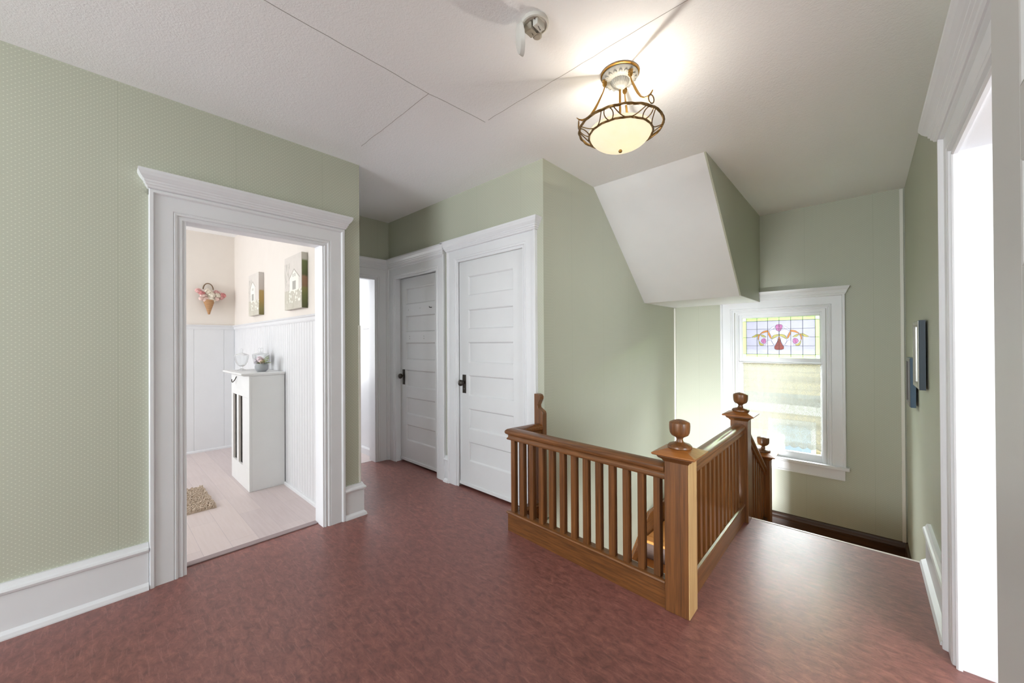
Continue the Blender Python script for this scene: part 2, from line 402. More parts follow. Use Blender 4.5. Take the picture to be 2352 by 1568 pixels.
b = MB(); b.prism([(YW-.02, -.78), (YW-.02, -.51), (4.15, -.51), (3.36, -.05), (3.36, -.4), (4.07, -.78)], 0, .02, lambda y, z, d: (XR-d, y, z))
struct(b.build('baseboard_stair_right', ODARKY, bevel=.003), 'dark stained skirting board on the right stair wall', 'baseboard')
# corner beads and guard
def strip(name, x0, x1, y0, y1, z0, z1, mat, label, bev=.003):
    b = MB(); b.box(x0, x1, y0, y1, z0, z1); o = b.build(name, mat, bevel=bev); struct(o, label, 'trim'); return o
strip('trim_2', XL-.012, XL+.006, 1.378, 1.396, .25, 1.475, MWC, 'cream corner guard beside the bathroom doorway', .004)
strip('trim_3', XS, XS+.022, YW-.016, YW, -.51, 1.762, MWC, 'thin cream bead left of the stair window')
strip('trim_4', XR-.035, XR-.010, YW-.018, YW, -.51, H-.01, MWC, 'thin cream bead in the corner right of the stair window')
strip('trim_5', -.645, XR, 3.335, 3.352, -.02, .003, paint('pale_edge_metal', (236, 226, 220), 0.25, 0), 'thin pale edge strip at the top step', .001)

# ------------------------------------------------------------------ casings
def cprof(w, s=1.0):
    q = [(0, 0), (0, .009), (.004, .013), (.012, .013), (.016, .010), (.022, .010), (.026, .018), (.036, .020), (.040, .016), (.044, .020),
         (w-.026, .020), (w-.022, .027), (w-.018, .032), (w-.004, .032), (w, .028), (w, 0)]
    return [(a, d*s) for a, d in q]
def crown_rects(u0, u1, z0, s=1.0, h=.092, e1=.044, left=True, right=True, base=.022):
    st = [(0, 0), (.006, 0), (.008, .010), (.012, .016), (.014, .030), (.018, .034), (.018, .046), (.024, .050), (.034, .066), (.040, .072), (.044, .076), (.044, 1)]
    zs = [0, .004, .012, .018, .026, .032, .040, .046, .060, .070, .078, h]
    ex = [0, .006, .008, .014, .014, .020, .020, .026, .036, .040, .044, .044]
    R = []
    for z, e in zip(zs, ex):
        R.append((u0-(e*e1/.044 if left else 0), u1+(e*e1/.044 if right else 0), 0, (base+.012)*s+e*e1/.044, z0+z))
    return R
def casing(parent, T, u0, u1, zt, w=.145, zb=0, zc=None, s=1.0, sides='LR', crown=(True, True), crown_u=None, mat=None, wl=None):
    """u0,u1,zt inner edges; board to z=zc then crown"""
    mat = mat or MW
    zc = zc or zt+.16
    b = MB(); pr = cprof(w, s)
    Tc = lambda a, bb, c_: T(a, bb, c_)
    path = []
    if 'L' in sides: path += [(u0, zb)]
    path += [(u0, zt), (u1, zt)]
    if 'R' in sides: path += [(u1, zb)]
    b.sweep(path, pr, T=Tc)
    b.build('casing', mat, parent)
    ul, ur = (u0-w, u1+w)
    if crown_u: ul, ur = crown_u
    c = MB(); c.loft_rects([(a, b_, d0, d1, z) for a, b_, d0, d1, z in crown_rects(ul, ur, zc, s, left=crown[0], right=crown[1])], lambda u, d, z: T(u, z, d))
    c.build('crown', mat, parent)
    if zc > zt+w-.001:
        h = MB(); h.box(ul+.0, ur-.0, zt+w-.03, zc+.004, 0, .0205*s, T); h.build('head_board', mat, parent)

def jamb(parent, T, u0, u1, zt, depth, th=.02, mat=None, stop=None):
    b = MB(); b.sweep([(u0, 0), (u0, zt), (u1, zt), (u1, 0)], [(0, .008), (0, -depth), (th, -depth), (th, .008)], T=T)
    o = b.build('jamb', mat or MW, parent)
    if stop:
        b = MB(); b.sweep([(u0, 0), (u0, zt), (u1, zt), (u1, 0)], [(-.011, -stop), (-.011, -stop-.035), (.001, -stop-.035), (.001, -stop)], T=T)
        b.build('door_stop', mat or MW, parent)
    return o

# bathroom doorway (sweep normal must point outward from the opening: path goes up left side -> left normal is outward)
T = T_left(XL)
d1 = empty('door_1', (XL, .73, 0)); struct(d1, 'wide white cased doorway into the bathroom', 'doorway')
casing(d1, T, .335, 1.118, 2.045, w=.145, zc=2.19)
jamb(d1, T, .349, 1.108, 2.055, .135)
for z in (1.93, 1.0):
    b = MB(); b.box(.3495, .3525, z-.05, z+.05, -.05, -.02, T); b.build('hinge', MDOOR, d1)
b = MB(); b.box(-3.04, -2.985, .35, 1.107, .0005, .0075); o = b.build('threshold', simple('grey_threshold_strip', (150, 132, 132), .4), d1, bevel=.002)

# alcove end doorway (its right casing only shows)
T = T_left(-4.05)
d5 = empty('door_5', (-4.05, 1.8, 0)); struct(d5, 'white cased doorway at the end of the alcove', 'doorway')
casing(d5, T, 1.50, 2.122, 2.05, w=.145, zc=2.185, crown=(True, False), crown_u=(1.395, 2.262))
jamb(d5, T, 1.512, 2.112, 2.06, .125)

def door_leaf(parent, T, u0, u1, z0, z1, d, st=.115, pan=None, th=.035, mat=None, hinge=None, knob=None, stl=None, strr=None, sweep_strip=True):
    """d = offset of the front face from wall plane (negative: recessed)"""
    mat = mat or MDOOR; stl = stl or st; strr = strr or st
    b = MB(); b.box(u0, u1, z0, z1, d-th, d-.013, T)
    b.box(u0, u0+stl, z0, z1, d-.014, d, T); b.box(u1-strr, u1, z0, z1, d-.014, d, T)
    zs = [z0] + [v for p in pan for v in p] + [z1]
    for i in range(0, len(zs), 2): b.box(u0+stl-.001, u1-strr+.001, zs[i], zs[i+1], d-.014, d, T)
    leaf = b.build('leaf', mat, parent, bevel=.0015)
    for a, c_ in pan:
        p = MB(); p.sweep([(u0+stl, a), (u1-strr, a), (u1-strr, c_), (u0+stl, c_)], [(0, d), (.004, d-.001), (.012, d-.011), (.012, d-.014), (0, d-.014)], closed=True, T=T)
        p.build('panel_moulding', mat, leaf)
    if sweep_strip:
        p = MB(); p.box(u0, u1, z0, z0+.028, d-.001, d+.008, T); p.build('kick_strip', mat, leaf, bevel=.002)
    return leaf
def knob(parent, T, u, z, d):
    b = MB(); b.box(u-.024, u+.024, z-.085, z+.085, d-.001, d+.004, T)
    o = b.build('lock_plate', IRON, parent, bevel=.002)
    k = MB(); k.lathe([(0, 0), (.011, 0), (.011, .022), (.016, .026), (.026, .034), (.029, .045), (.027, .056), (.018, .063), (0, .066)], 24,
                      lambda x, y, h: T(u+x, z+.012+y, d+h)); k.build('door_knob', IRON, parent, smooth=True)
    h = MB(); h.lathe([(0, 0), (.005, 0), (.005, .0015), (0, .0015)], 10, lambda x, y, q: T(u+x, z-.045+y, d+.0035+q)); h.build('keyhole', GREYG, parent)
PAN = [(.252, .432), (.546, .735), (.850, 1.040), (1.152, 1.342), (1.457, 1.640), (1.765, 1.945)]
T = T_far(YD)
d2 = empty('door_2', (-3.5, YD, 0)); struct(d2, 'narrow white six panel door with dark knob in the alcove', 'door')
casing(d2, T, -3.885, -3.125, 2.055, w=.145, zc=2.19, crown=(False, True), crown_u=(-4.04, -2.982))
jamb(d2, T, -3.895, -3.115, 2.065, .115)
lf = door_leaf(d2, T, -3.892, -3.118, .022, 2.06, -.055, pan=PAN, st=.115)
knob(lf, T, -3.822, .955, -.055)
for (px, pz) in ((-3.72, 1.705), (-3.50, 1.712), (-3.29, 1.705), (-3.70, 1.41), (-3.70, 1.385), (-3.43, 1.41), (-3.43, 1.385)):
    b = MB(); b.lathe([(0, 0), (.004, 0), (.004, .002), (0, .002)], 8, lambda x, y, q: T(px+x, pz+y, -.0555+q)); b.build('screw_hole', GREYG, lf)
b = MB(); b.tube([(-3.29, 1.705, -.055), (-3.29, 1.703, -.03), (-3.285, 1.712, -.022)], .004, 8, T=T); b.build('coat_hook', IRON, lf)
d3 = empty('door_3', (-2.4, YD, 0)); struct(d3, 'wide white six panel door with dark knob beside the stairs', 'door')
casing(d3, T, -2.785, -1.985, 2.085, w=.145, zc=2.198, crown_u=(-2.925, -1.838))
jamb(d3, T, -2.795, -1.975, 2.095, .115)
lf = door_leaf(d3, T, -2.79, -1.98, .022, 2.09, -.012, pan=PAN, st=.125)
knob(lf, T, -2.722, .955, -.012)
for z in (1.83, .3):
    b = MB(); b.tube([(-1.983, z-.045, -.004), (-1.983, z+.045, -.004)], .0075, 10, T=T); b.build('hinge', MDOOR, lf, smooth=True)

struct(sbox('wall_light_block', MWC, (-4.1, -1.9, 2.47, 2.5, 0, H), (-1.93, -1.9, 2.41, 2.5, 0, H)), 'added backing behind the panel doors that blocks stray light', 'wall')  # unseen backing added to stop light leaking under the doors
# right doorway and the leaf folded back against the wall
T = T_right(XR)
d4 = empty('door_4', (XR, 1.8, 0)); struct(d4, 'white cased doorway on the right with deep moulded head', 'doorway')
def Tm(u, z, d): return T(u, z, d)
b = MB(); pr = cprof(.135, 1.35)
b.sweep([(1.30, 0), (1.30, 2.085), (2.352, 2.085), (2.352, 0)], pr, T=Tm); b.build('casing', MW, d4)
c_ = MB(); c_.loft_rects(crown_rects(1.165, 2.487, 2.20, 1.35, h=.096, e1=.05), lambda u, d, z: T(u, z, d)); c_.build('crown', MW, d4)
jamb(d4, T, 1.288, 2.364, 2.097, .14)
lf = door_leaf(d4, T, .45, 1.263, .015, 2.07, XR-.20, pan=PAN, st=.12, strr=.192, sweep_strip=False, mat=paint('shaded_white_door_paint', (205, 204, 202), .45, .1))  # shade of the leaf facing away from the light is mixed into its paint

# ------------------------------------------------------------------ stair window
T = T_far(YW)
wn = empty('window_1', (-.68, YW, .9)); struct(wn, 'white sash window with stained glass over a lace-covered lower pane', 'window')
pr = cprof(.147, 1.0)
b = MB(); b.sweep([(OX0-.01, .088), (OX0-.01, 1.662), (OX1+.007, 1.662), (OX1+.007, .088)], pr, T=T); b.build('casing', MW, wn)
b = MB(); b.box(-.86, -.133, 1.79, 1.812, 0, .0205, T); b.build('head_board', MW, wn)
b = MB(); b.loft_rects(crown_rects(-.843, -.131, 1.795, 1.0, h=.078, e1=.038, left=False), lambda u, d, z: T(u, z, d)); b.build('crown', MW, wn)
b = MB(); b.sweep([(OX0, .085), (OX0, OZ1), (OX1, OZ1), (OX1, .085)], [(-.012, .01), (-.012, -.15), (.004, -.15), (.004, .01)], T=T); b.build('jamb', MW, wn)
b = MB(); b.sweep([(OX0, .085), (OX0, OZ1), (OX1, OZ1), (OX1, .085)], [(-.028, -.006), (-.028, -.022), (-.01, -.022), (-.01, -.006)], T=T); b.build('stop_bead', MW, wn, bevel=.002)
b = MB(); b.box(-1.275, -.105, .055, .088, -.12, .05, T); b.build('stool', MW, wn, bevel=.006)
b = MB(); b.box(-1.245, -.140, -.045, .055, 0, .018, T); b.box(-1.245, -.140, -.047, -.030, 0, .024, T); b.build('apron', MW, wn, bevel=.002)
up = empty('upper_sash', (-.68, YW+.05, 1.38)); up.parent = wn; up.location = Vector(up.location)-ORG['window_1']; 
# (paths of sashes, in window frame; d negative is outward)
def sash(parent, name, x0, x1, z0, z1, gx0, gx1, gz0, gz1, d0, d1, glass=True):
    b = MB(); b.box(x0, gx0, z0, z1, d1, d0, T); b.box(gx1, x1, z0, z1, d1, d0, T); b.box(gx0, gx1, z0, gz0, d1, d0, T); b.box(gx0, gx1, gz1, z1, d1, d0, T)
    o = b.build(name, MW, parent, bevel=.002)
    b = MB(); b.sweep([(gx0, gz0), (gx1, gz0), (gx1, gz1), (gx0, gz1)], [(0, d0-.001), (.006, d0-.006), (.008, d0-.018), (0, d0-.018)], closed=True, T=T)
    b.build('glazing_bead', MW, o); return o
bpy.data.objects.remove(up)
us = sash(wn, 'upper_sash', OX0+.012, OX1-.012, 1.10, OZ1-.012, -1.028, -.326, 1.150, 1.602, -.026, -.062)
ls = sash(wn, 'lower_sash', OX0+.012, OX1-.012, .088, 1.152, -1.030, -.322, .152, 1.108, -.022, -.058)
gl = NT('clear_window_glass'); tr = gl.n('ShaderNodeBsdfTransparent'); gs = gl.n('ShaderNodeBsdfGlossy'); gs.inputs['Roughness'].default_value = .02
mx = gl.n('ShaderNodeMixShader'); mx.inputs[0].default_value = .05; tr.inputs[0].default_value = (.97, .985, .98, 1)
gl.l(tr.outputs[0], mx.inputs[1]); gl.l(gs.outputs[0], mx.inputs[2]); gl.l(mx.outputs[0], gl.out.inputs[0])
b = MB(); b.box(-1.03, -.322, .152, 1.108, -.042, -.038, T); b.build('pane', gl.m, ls)
def art_glass(name, rgb, tex_=0.25, dens=1.0, rgb2=None, scale=60):
    t = NT(name); tr = t.n('ShaderNodeBsdfTransparent'); tl = t.n('ShaderNodeBsdfTranslucent'); gs = t.n('ShaderNodeBsdfGlossy'); gs.inputs['Roughness'].default_value = .15
    n = t.noise(t.coords(), scale, 3, .6, 1.0)
    sq = lambda q: tuple(v**.5 for v in lin(q)[:3])+(1,)   # light crosses two faces of each piece
    c = t.mix(n, sq(rgb), sq(rgb2 or tuple(max(0, v-22) for v in rgb)))
    t.l(c, tr.inputs[0]); t.l(c, tl.inputs[0])
    m1 = t.n('ShaderNodeMixShader'); m1.inputs[0].default_value = .07; t.l(tr.outputs[0], m1.inputs[1]); t.l(tl.outputs[0], m1.inputs[2])
    m2 = t.n('ShaderNodeMixShader'); m2.inputs[0].default_value = .015; t.l(m1.outputs[0], m2.inputs[1]); t.l(gs.outputs[0], m2.inputs[2])
    t.l(m2.outputs[0], t.out.inputs[0]); return t.m
GCLR = art_glass('pebbled_clear_glass', (152, 149, 156), .35, rgb2=(108, 108, 122), scale=60)
GGRN = art_glass('lime_green_glass', (176, 206, 128), .35, rgb2=(150, 188, 104))
GPINK = art_glass('pink_glass', (196, 118, 160), .35); GAMB = art_glass('amber_glass', (206, 132, 14), .35, rgb2=(196, 118, 10))
GOLV = art_glass('olive_glass', (192, 184, 88), .35); GWHT = art_glass('white_opal_glass', (236, 236, 242), .5)
GRED = art_glass('red_amber_glass', (190, 62, 4), .4, rgb2=(92, 24, 24), scale=45); GPALE = art_glass('pale_corner_glass', (232, 246, 206), .35)
LEAD = simple('lead_came', (58, 62, 66), .5, .3)
SX0, SX1, SZ0, SZ1 = -1.028, -.326, 1.150, 1.602
vx = [-.988, -.884, -.782, -.678, -.5745, -.4715, -.368]; hz = [1.1895, 1.2835, 1.3765, 1.4695, 1.560]
b = MB(); b.box(vx[0], vx[-1], hz[0], hz[-1], -.047, -.044, T); b.build('clear_glass', GCLR, us)
b = MB()
b.box(SX0, vx[0], hz[0], hz[-1], -.047, -.044, T); b.box(vx[-1], SX1, hz[0], hz[-1], -.047, -.044, T)
b.box(vx[0], vx[-1], SZ0, hz[0], -.047, -.044, T); b.box(vx[0], vx[-1], hz[-1], SZ1, -.047, -.044, T); b.build('green_border_glass', GGRN, us)
b = MB()
for a0, a1 in ((SX0, vx[0]), (vx[-1], SX1)):
    for c0, c1 in ((SZ0, hz[0]), (hz[-1], SZ1)): b.box(a0, a1, c0, c1, -.047, -.044, T)
b.build('corner_glass', GPALE, us)
Lh = {  # left half outlines; mirrored about x = -0.6772
 'tulip': [(-.8471, 1.3383), (-.8368, 1.3597), (-.8165, 1.3675), (-.8005, 1.3593), (-.7967, 1.3355), (-.8049, 1.3094), (-.821, 1.3061), (-.8431, 1.3263)],
 'leaf_c': [(-.6790, 1.4092), (-.7094, 1.4097), (-.731, 1.3984), (-.739, 1.3774), (-.7548, 1.3587), (-.7253, 1.3631), (-.7018, 1.3862), (-.6790, 1.3905)],
 'leaf_o': [(-.8587, 1.4150), (-.8895, 1.4140), (-.9144, 1.3964), (-.9416, 1.3785), (-.9021, 1.3785), (-.8773, 1.3930)],
 'leaf_b': [(-.8694, 1.3504), (-.8493, 1.3119), (-.813, 1.2952), (-.8292, 1.2850), (-.8535, 1.2860), (-.8656, 1.312)],
 'leaf_m': [(-.8567, 1.4126), (-.8283, 1.4073), (-.7924, 1.3800), (-.8165, 1.3761), (-.8406, 1.3884)],
 'arch': [(-.8587, 1.4150), (-.82, 1.45), (-.7759, 1.456), (-.7701, 1.4375), (-.8121, 1.4308), (-.8485, 1.4148)],
 'stem': [(-.7861, 1.4254), (-.7721, 1.4393), (-.7449, 1.3727), (-.7548, 1.3587)],
 'ring': [(-.8669, 1.4128), (-.8527, 1.4077), (-.8651, 1.3792), (-.8653, 1.348), (-.8755, 1.3505), (-.8753, 1.3841)],
 'band': [(-.7739, 1.4535), (-.744, 1.4904), (-.7087, 1.5046), (-.7246, 1.471), (-.7641, 1.4438)],
 'petal': [(-.7967, 1.3307), (-.7727, 1.3471), (-.751, 1.3398), (-.7414, 1.3162), (-.7258, 1.2927), (-.7534, 1.2830), (-.8131, 1.2838), (-.7889, 1.3117)],
 'lobe': [(-.747, 1.3492), (-.7253, 1.3725), (-.7019, 1.3768), (-.6885, 1.3486), (-.7024, 1.3114), (-.7219, 1.2927), (-.7374, 1.3162)],
 'fill': [(-.7721, 1.4393), (-.744, 1.4700), (-.700, 1.452), (-.6790, 1.4400), (-.6790, 1.4092), (-.7094, 1.4097), (-.731, 1.3984), (-.742, 1.3850)],
}
MIR = -.6772
def smooth_poly(p):
    q = []
    for i in range(len(p)):
        a, b_ = Vector(p[i]), Vector(p[(i+1) % len(p)]); q += [tuple(a*.8+b_*.2), tuple(a*.2+b_*.8)]
    return q
gm = {'tulip': GPINK, 'leaf_c': GOLV, 'leaf_o': GOLV, 'leaf_b': GOLV, 'leaf_m': GOLV, 'arch': GAMB, 'stem': GAMB, 'ring': GAMB, 'band': GWHT, 'petal': GWHT, 'lobe': GWHT, 'fill': GWHT}
nmz = {'tulip': 'tulip', 'leaf_c': 'leaf', 'leaf_o': 'leaf', 'leaf_b': 'leaf', 'leaf_m': 'leaf', 'arch': 'stem', 'stem': 'stem', 'ring': 'stem', 'band': 'scroll', 'petal': 'scroll', 'lobe': 'scroll', 'fill': 'scroll'}
lead = MB()
for k in vx: lead.box(k-.0018, k+.0018, SZ0, SZ1, -.0475, -.0425, T)
for k in (hz[0], hz[-1]): lead.box(SX0, SX1, k-.0018, k+.0018, -.0475, -.0425, T)
for k in (hz[1], hz[3]): lead.box(vx[0], vx[-1], k-.0012, k+.0012, -.0475, -.0430, T)
lead.box(SX0, -.9416, hz[2]-.0015, hz[2]+.0015, -.0475, -.0425, T); lead.box(-.4128, SX1, hz[2]-.0015, hz[2]+.0015, -.0475, -.0425, T)
def glass_piece(kind, poly, mat, order):
    q = smooth_poly(poly); d0 = -.044+order
    b = MB(); b.prism(q, d0, d0+.002, T); b.build(kind, mat, us)
    lead.tube([(a, c_, d0+.002) for a, c_ in q], .0012, 5, closed=True, T=T)
for i, (k, p) in enumerate(Lh.items()):
    for s in (0, 1):
        pp = [(2*MIR-a, c_) for a, c_ in p] if s else p
        glass_piece(nmz[k], pp, gm[k], {'fill': 0, 'lobe': .0003, 'petal': .0006}.get(k, .0012))
glass_piece('tulip', [(-.7088, 1.5033), (-.7009, 1.5147), (-.6777, 1.5199), (-.6509, 1.5129), (-.6472, 1.5012), (-.6492, 1.478), (-.6628, 1.4506), (-.6802, 1.4408), (-.6975, 1.4515), (-.707, 1.4705), (-.7108, 1.4893)], GPINK, .0016)
glass_piece('vase', [(-.6885, 1.3533), (-.6662, 1.3531), (-.6625, 1.3252), (-.6504, 1.2996), (-.6351, 1.2741), (-.6363, 1.2503), (-.6555, 1.2400), (-.7029, 1.2389), (-.7203, 1.2505), (-.7221, 1.2716), (-.7063, 1.2997), (-.6945, 1.3254)], GRED, .0016)
glass_piece('vase_neck', [(-.684, 1.3800), (-.671, 1.3800), (-.667, 1.349), (-.664, 1.328), (-.691, 1.328), (-.688, 1.349)], GAMB, .002)
lead.tube([(-.6795, 1.44, -.041), (-.6790, 1.36, -.041)], .0012, 5, T=T)
lead.tube([(-.7088, 1.5033, -.041), (-.672, 1.498, -.041), (-.666, 1.47, -.041), (-.6628, 1.4506, -.041)], .0011, 5, T=T)
lead.tube([(-.672, 1.498, -.041), (-.6640, 1.5150, -.041)], .0011, 5, T=T)
for s in (0, 1):
    for q in ([(-.8168, 1.3675), (-.8135, 1.345), (-.826, 1.327), (-.822, 1.306)], [(-.8567, 1.4126), (-.815, 1.396), (-.7924, 1.380)]):
        lead.tube([((2*MIR-a if s else a), c_, -.041) for a, c_ in q], .001, 5, T=T)
lead.build('lead_came', LEAD, us)

# lace curtain
lc = NT('ivory_lace'); v = lc.coords()
sp = lc.n('ShaderNodeSeparateXYZ'); lc.l(v, sp.inputs[0]); X_, Z_ = sp.outputs[0], sp.outputs[2]
def cell(x, per, off): return lc.math('SUBTRACT', lc.math('FRACT', lc.math('ADD', lc.math('DIVIDE', x, per), off)), .5)
mx_ = cell(X_, .074, .0); mz_ = cell(Z_, .100, .2)
rr = lc.math('SQRT', lc.math('ADD', lc.math('POWER', mx_, 2.0), lc.math('POWER', mz_, 2.0)))
ang = lc.math('ARCTAN2', mz_, mx_)
rings = lc.math('GREATER_THAN', lc.math('SINE', lc.math('MULTIPLY', rr, 62)), .25)
spk = lc.math('MULTIPLY', lc.math('GREATER_THAN', lc.math('SINE', lc.math('MULTIPLY', ang, 12)), .1), lc.math('LESS_THAN', rr, .33))
vo = lc.n('ShaderNodeTexVoronoi', feature='DISTANCE_TO_EDGE'); vo.inputs['Scale'].default_value = 105; lc.l(v, vo.inputs['Vector'])
net = lc.math('LESS_THAN', vo.outputs[0], .09)
msk = lc.math('MAXIMUM', lc.math('MAXIMUM', rings, spk), net)
dens = lc.math('MULTIPLY_ADD', msk, .46, .05)
# denser solid rows, an openwork row
row = lc.math('GREATER_THAN', lc.math('SINE', lc.math('MULTIPLY', Z_, 27)), .55)
dens = lc.math('MINIMUM', lc.math('ADD', dens, lc.math('MULTIPLY', row, .14)), .93)
tr = lc.n('ShaderNodeBsdfTransparent'); df = lc.n('ShaderNodeBsdfDiffuse'); tl = lc.n('ShaderNodeBsdfTranslucent')
df.inputs[0].default_value = lin((232, 230, 218)); tl.inputs[0].default_value = lin((72, 72, 67))
m1 = lc.n('ShaderNodeMixShader'); m1.inputs[0].default_value = .5; lc.l(df.outputs[0], m1.inputs[1]); lc.l(tl.outputs[0], m1.inputs[2])
m2 = lc.n('ShaderNodeMixShader'); lc.l(dens, m2.inputs[0]); lc.l(tr.outputs[0], m2.inputs[1]); lc.l(m1.outputs[0], m2.inputs[2]); lc.l(m2.outputs[0], lc.out.inputs[0])
cu = empty('lace_curtain', (-.676, YW+.012, 1.10)); thing(cu, 'ivory lace cafe curtain hanging over the lower pane of the stair window', 'curtain')
b = MB(); NX, NZ = 120, 40
vs = []; fs = []
for i in range(NX+1):
    x = -1.030+.708*i/NX
    zb = .222-.020*abs(math.sin((x+1.03)*PI/.074))
    for j in range(NZ+1):
        z = 1.092+(zb-1.092)*j/NZ
        y = YW+.012+.006*math.sin(x*70+.4*math.sin(z*5))*(0.4+.6*j/NZ)
        vs.append((x, y, z))
for i in range(NX):
    for j in range(NZ): a = i*(NZ+1)+j; fs.append((a, a+NZ+1, a+NZ+2, a+1))
b.add(vs, fs); o = b.build('lace_panel', lc.m, cu, smooth=True); sm = o.modifiers.new('thickness', 'SOLIDIFY'); sm.thickness = .0004
b = MB(); b.tube([(-1.070, YW+.012, 1.097), (-.30, YW+.012, 1.097)], .006, 10); b.build('curtain_rod', MW, cu, smooth=True)

# ------------------------------------------------------------------ stairs
ST = empty('staircase', (-.68, 4.0, -.78)); thing(ST, 'oak staircase turning at the landing below the window', 'staircase')
RISE = .195; XE = -.645
def step_up(y, z, k, last=False):
    pass
# upper flight: three treads below the floor edge (y increasing, going down)
for k in range(3):
    y0 = 3.352+.245*k; z = -RISE*(k+1)
    b = MB(); b.box(XE-.0, XR-.02, y0-.01, y0+.245+.03, z-.028, z); b.build('tread', OTREAD, ST, bevel=.006)
for k in range(4):
    y0 = 3.345+.245*k; z = -RISE*k
    b = MB(); b.box(XE, XR-.02, y0-.012, y0, z-RISE, z-.03); b.build('riser', ODARK, ST)
b = MB(); b.box(XS+.03, XR-.02, 4.07, YW-.02, -.81, -.78); b.box(XS+.02, -.75, 3.965, 4.07, -.81, -.78); b.build('landing', OTREAD, ST, bevel=.006)
for k in range(11):
    yb = 3.99-.27*k; z = -.78-RISE*(k+1)
    if yb < 1.3: break
    b = MB(); b.box(XS+.03, -.715, yb-.27-.025, yb+.005, z-.03, z); b.build('tread', OTREAD, ST, bevel=.006)
    b = MB(); b.box(XS+.03, -.715, yb-.012, yb, z, z+RISE-.03); b.build('riser', ODARK, ST)
b = MB()
b.prism([(YW-.02, -.78), (YW-.02, -.545), (4.14, -.545), (4.14-2.2, -.545-2.2*.715), (4.14-2.2, -.9-2.2*.715), (4.0, -.9)], 0, .018, lambda y, z, d: (XS+d, y, z))
b.build('skirt_board', OY, ST, bevel=.002)
b = MB(); b.tube([(XS+.022, YW-.03, -.555), (XS+.022, 4.14, -.555), (XS+.022, 1.95, -.555-2.19*.715)], .011, 8); b.build('skirt_moulding', OY, ST, smooth=True)
struct(sbox('floor_lower', ODARKY, (XS, 2.5, -1.5, 5.0, -3.15, -3.1)), 'dark floor at the foot of the stairs', 'floor')

# ------------------------------------------------------------------ newels and railings
def newel(loc, hpost, label, hcap=.0, pale=False, base=0.0):
    x, y, z = loc
    e = empty('newel_post', loc); thing(e, label, 'newel post', 'turned-cap newel posts of the stairs')
    w_ = .057
    b = MB(); b.box(x-w_, x+w_, y-w_, y+w_, z+base, z+hpost-.002); b.build('post', OZ, e, bevel=.003)
    if pale:
        b = MB(); b.box(x+w_-.001, x+w_+.004, y-w_+.001, y+w_, z+.002, z+hpost-.03); o = b.build('side_board', OPALE, e, bevel=.001); o['label'] = 'pale unstained side face of the post'
    zc = z+hpost-.035
    b = MB()
    rs = [(w_+.002, 0), (w_+.006, .006), (w_+.010, .012), (w_+.020, .018), (w_+.026, .026), (w_+.026, .034)]
    b.loft_rects([(x-a, x+a, y-a, y+a, zc+h_) for a, h_ in rs]); b.build('cap_moulding', OX, e)
    zc += .034
    a = w_+.046
    b = MB(); b.loft_rects([(x-a+.004, x+a-.004, y-a+.004, y+a-.004, zc), (x-a, x+a, y-a, y+a, zc+.004), (x-a, x+a, y-a, y+a, zc+.010), (x-.045, x+.045, y-.045, y+.045, zc+.030), (x-.01, x+.01, y-.01, y+.01, zc+.031)])
    b.build('cap', oak_cap, e)
    zc += .028
    b = MB(); P = [(0, 0), (.054, 0), (.058, .006), (.057, .013), (.049, .021), (.030, .026), (.019, .032), (.015, .042), (.016, .050), (.022, .056), (.030, .060),
                   (.040, .066), (.046, .078), (.048, .092), (.049, .112), (.048, .127), (.045, .130), (.030, .137), (.012, .142), (0, .143)]
    b.lathe(P, 40, lambda a_, c_, h_: (x+a_, y+c_, zc+h_)); b.build('finial', OZ, e, smooth=True)
    return e
oak_cap = oak('oak_cap_grain', 0, (120, 66, 26), (176, 112, 52), .34)
N1 = (-.678, 1.967, 0); N2 = (-.684, 3.277, 0); N3 = (-.684, 4.137, -.78)
newel(N1, .775, 'front oak newel post nearest the viewer with one pale side', pale=True)
newel(N2, .780, 'middle oak newel post at the top of the steps, in front of the window')
newel(N3, 1.075, 'lowest oak newel post on the stair landing beside the window')
# half newel against the wall
hn = empty('half_newel', (-1.80, 2.27, 0)); thing(hn, 'flat oak half newel with cut-out top fixed to the wall by the door', 'newel post')
b = MB()
pl = [(-1.842, -.02), (-1.842, .945), (-1.815, .945), (-1.796, .940), (-1.786, .925), (-1.788, .905), (-1.802, .880), (-1.812, .858), (-1.808, .842), (-1.785, .828), (-1.765, .815), (-1.760, .80), (-1.760, -.02)]
b.prism(pl, 2.245, 2.292, lambda a, z, y: (a, y, z)); b.build('post', OZ, hn, bevel=.002)

HR = [(-.030, .645), (.030, .645), (.033, .652), (.027, .660), (.024, .668), (.026, .678), (.038, .686), (.042, .696), (.040, .708), (.030, .718), (.012, .725),
      (-.012, .725), (-.030, .718), (-.040, .708), (-.042, .696), (-.038, .686), (-.026, .678), (-.024, .668), (-.027, .660), (-.033, .652)]
BR = [(-.027, 0), (.027, 0), (.027, .118), (.034, .122), (.037, .130), (.033, .137), (.022, .141), (-.022, .141), (-.033, .137), (-.037, .130), (-.034, .122), (-.027, .118)]
def baluster(parent, x, y, z0, z1, rot=0, hw=.0175, name='baluster', slope=None):
    c_, s_ = math.cos(rot), math.sin(rot)
    b = MB(); b.box(-hw, hw, -hw, hw, z0, z1, lambda a, d, z: (x+a*c_-d*s_, y+a*s_+d*c_, z)); return b.build(name, OZ, parent, bevel=.0015)
A0 = (-1.80, 2.25); A1 = (-1.838, 2.003); A2 = (-.735, 1.947)
FR = empty('landing_railing', (-1.2, 1.97, 0)); thing(FR, 'oak railing with an L-shaped return across the front of the stair opening', 'railing')
b = MB(); b.sweep([A0, A1, A2], HR); b.build('handrail', OX, FR, smooth=True)
b = MB(); b.sweep([A0, A1, A2], BR); b.build('bottom_rail', OX, FR)
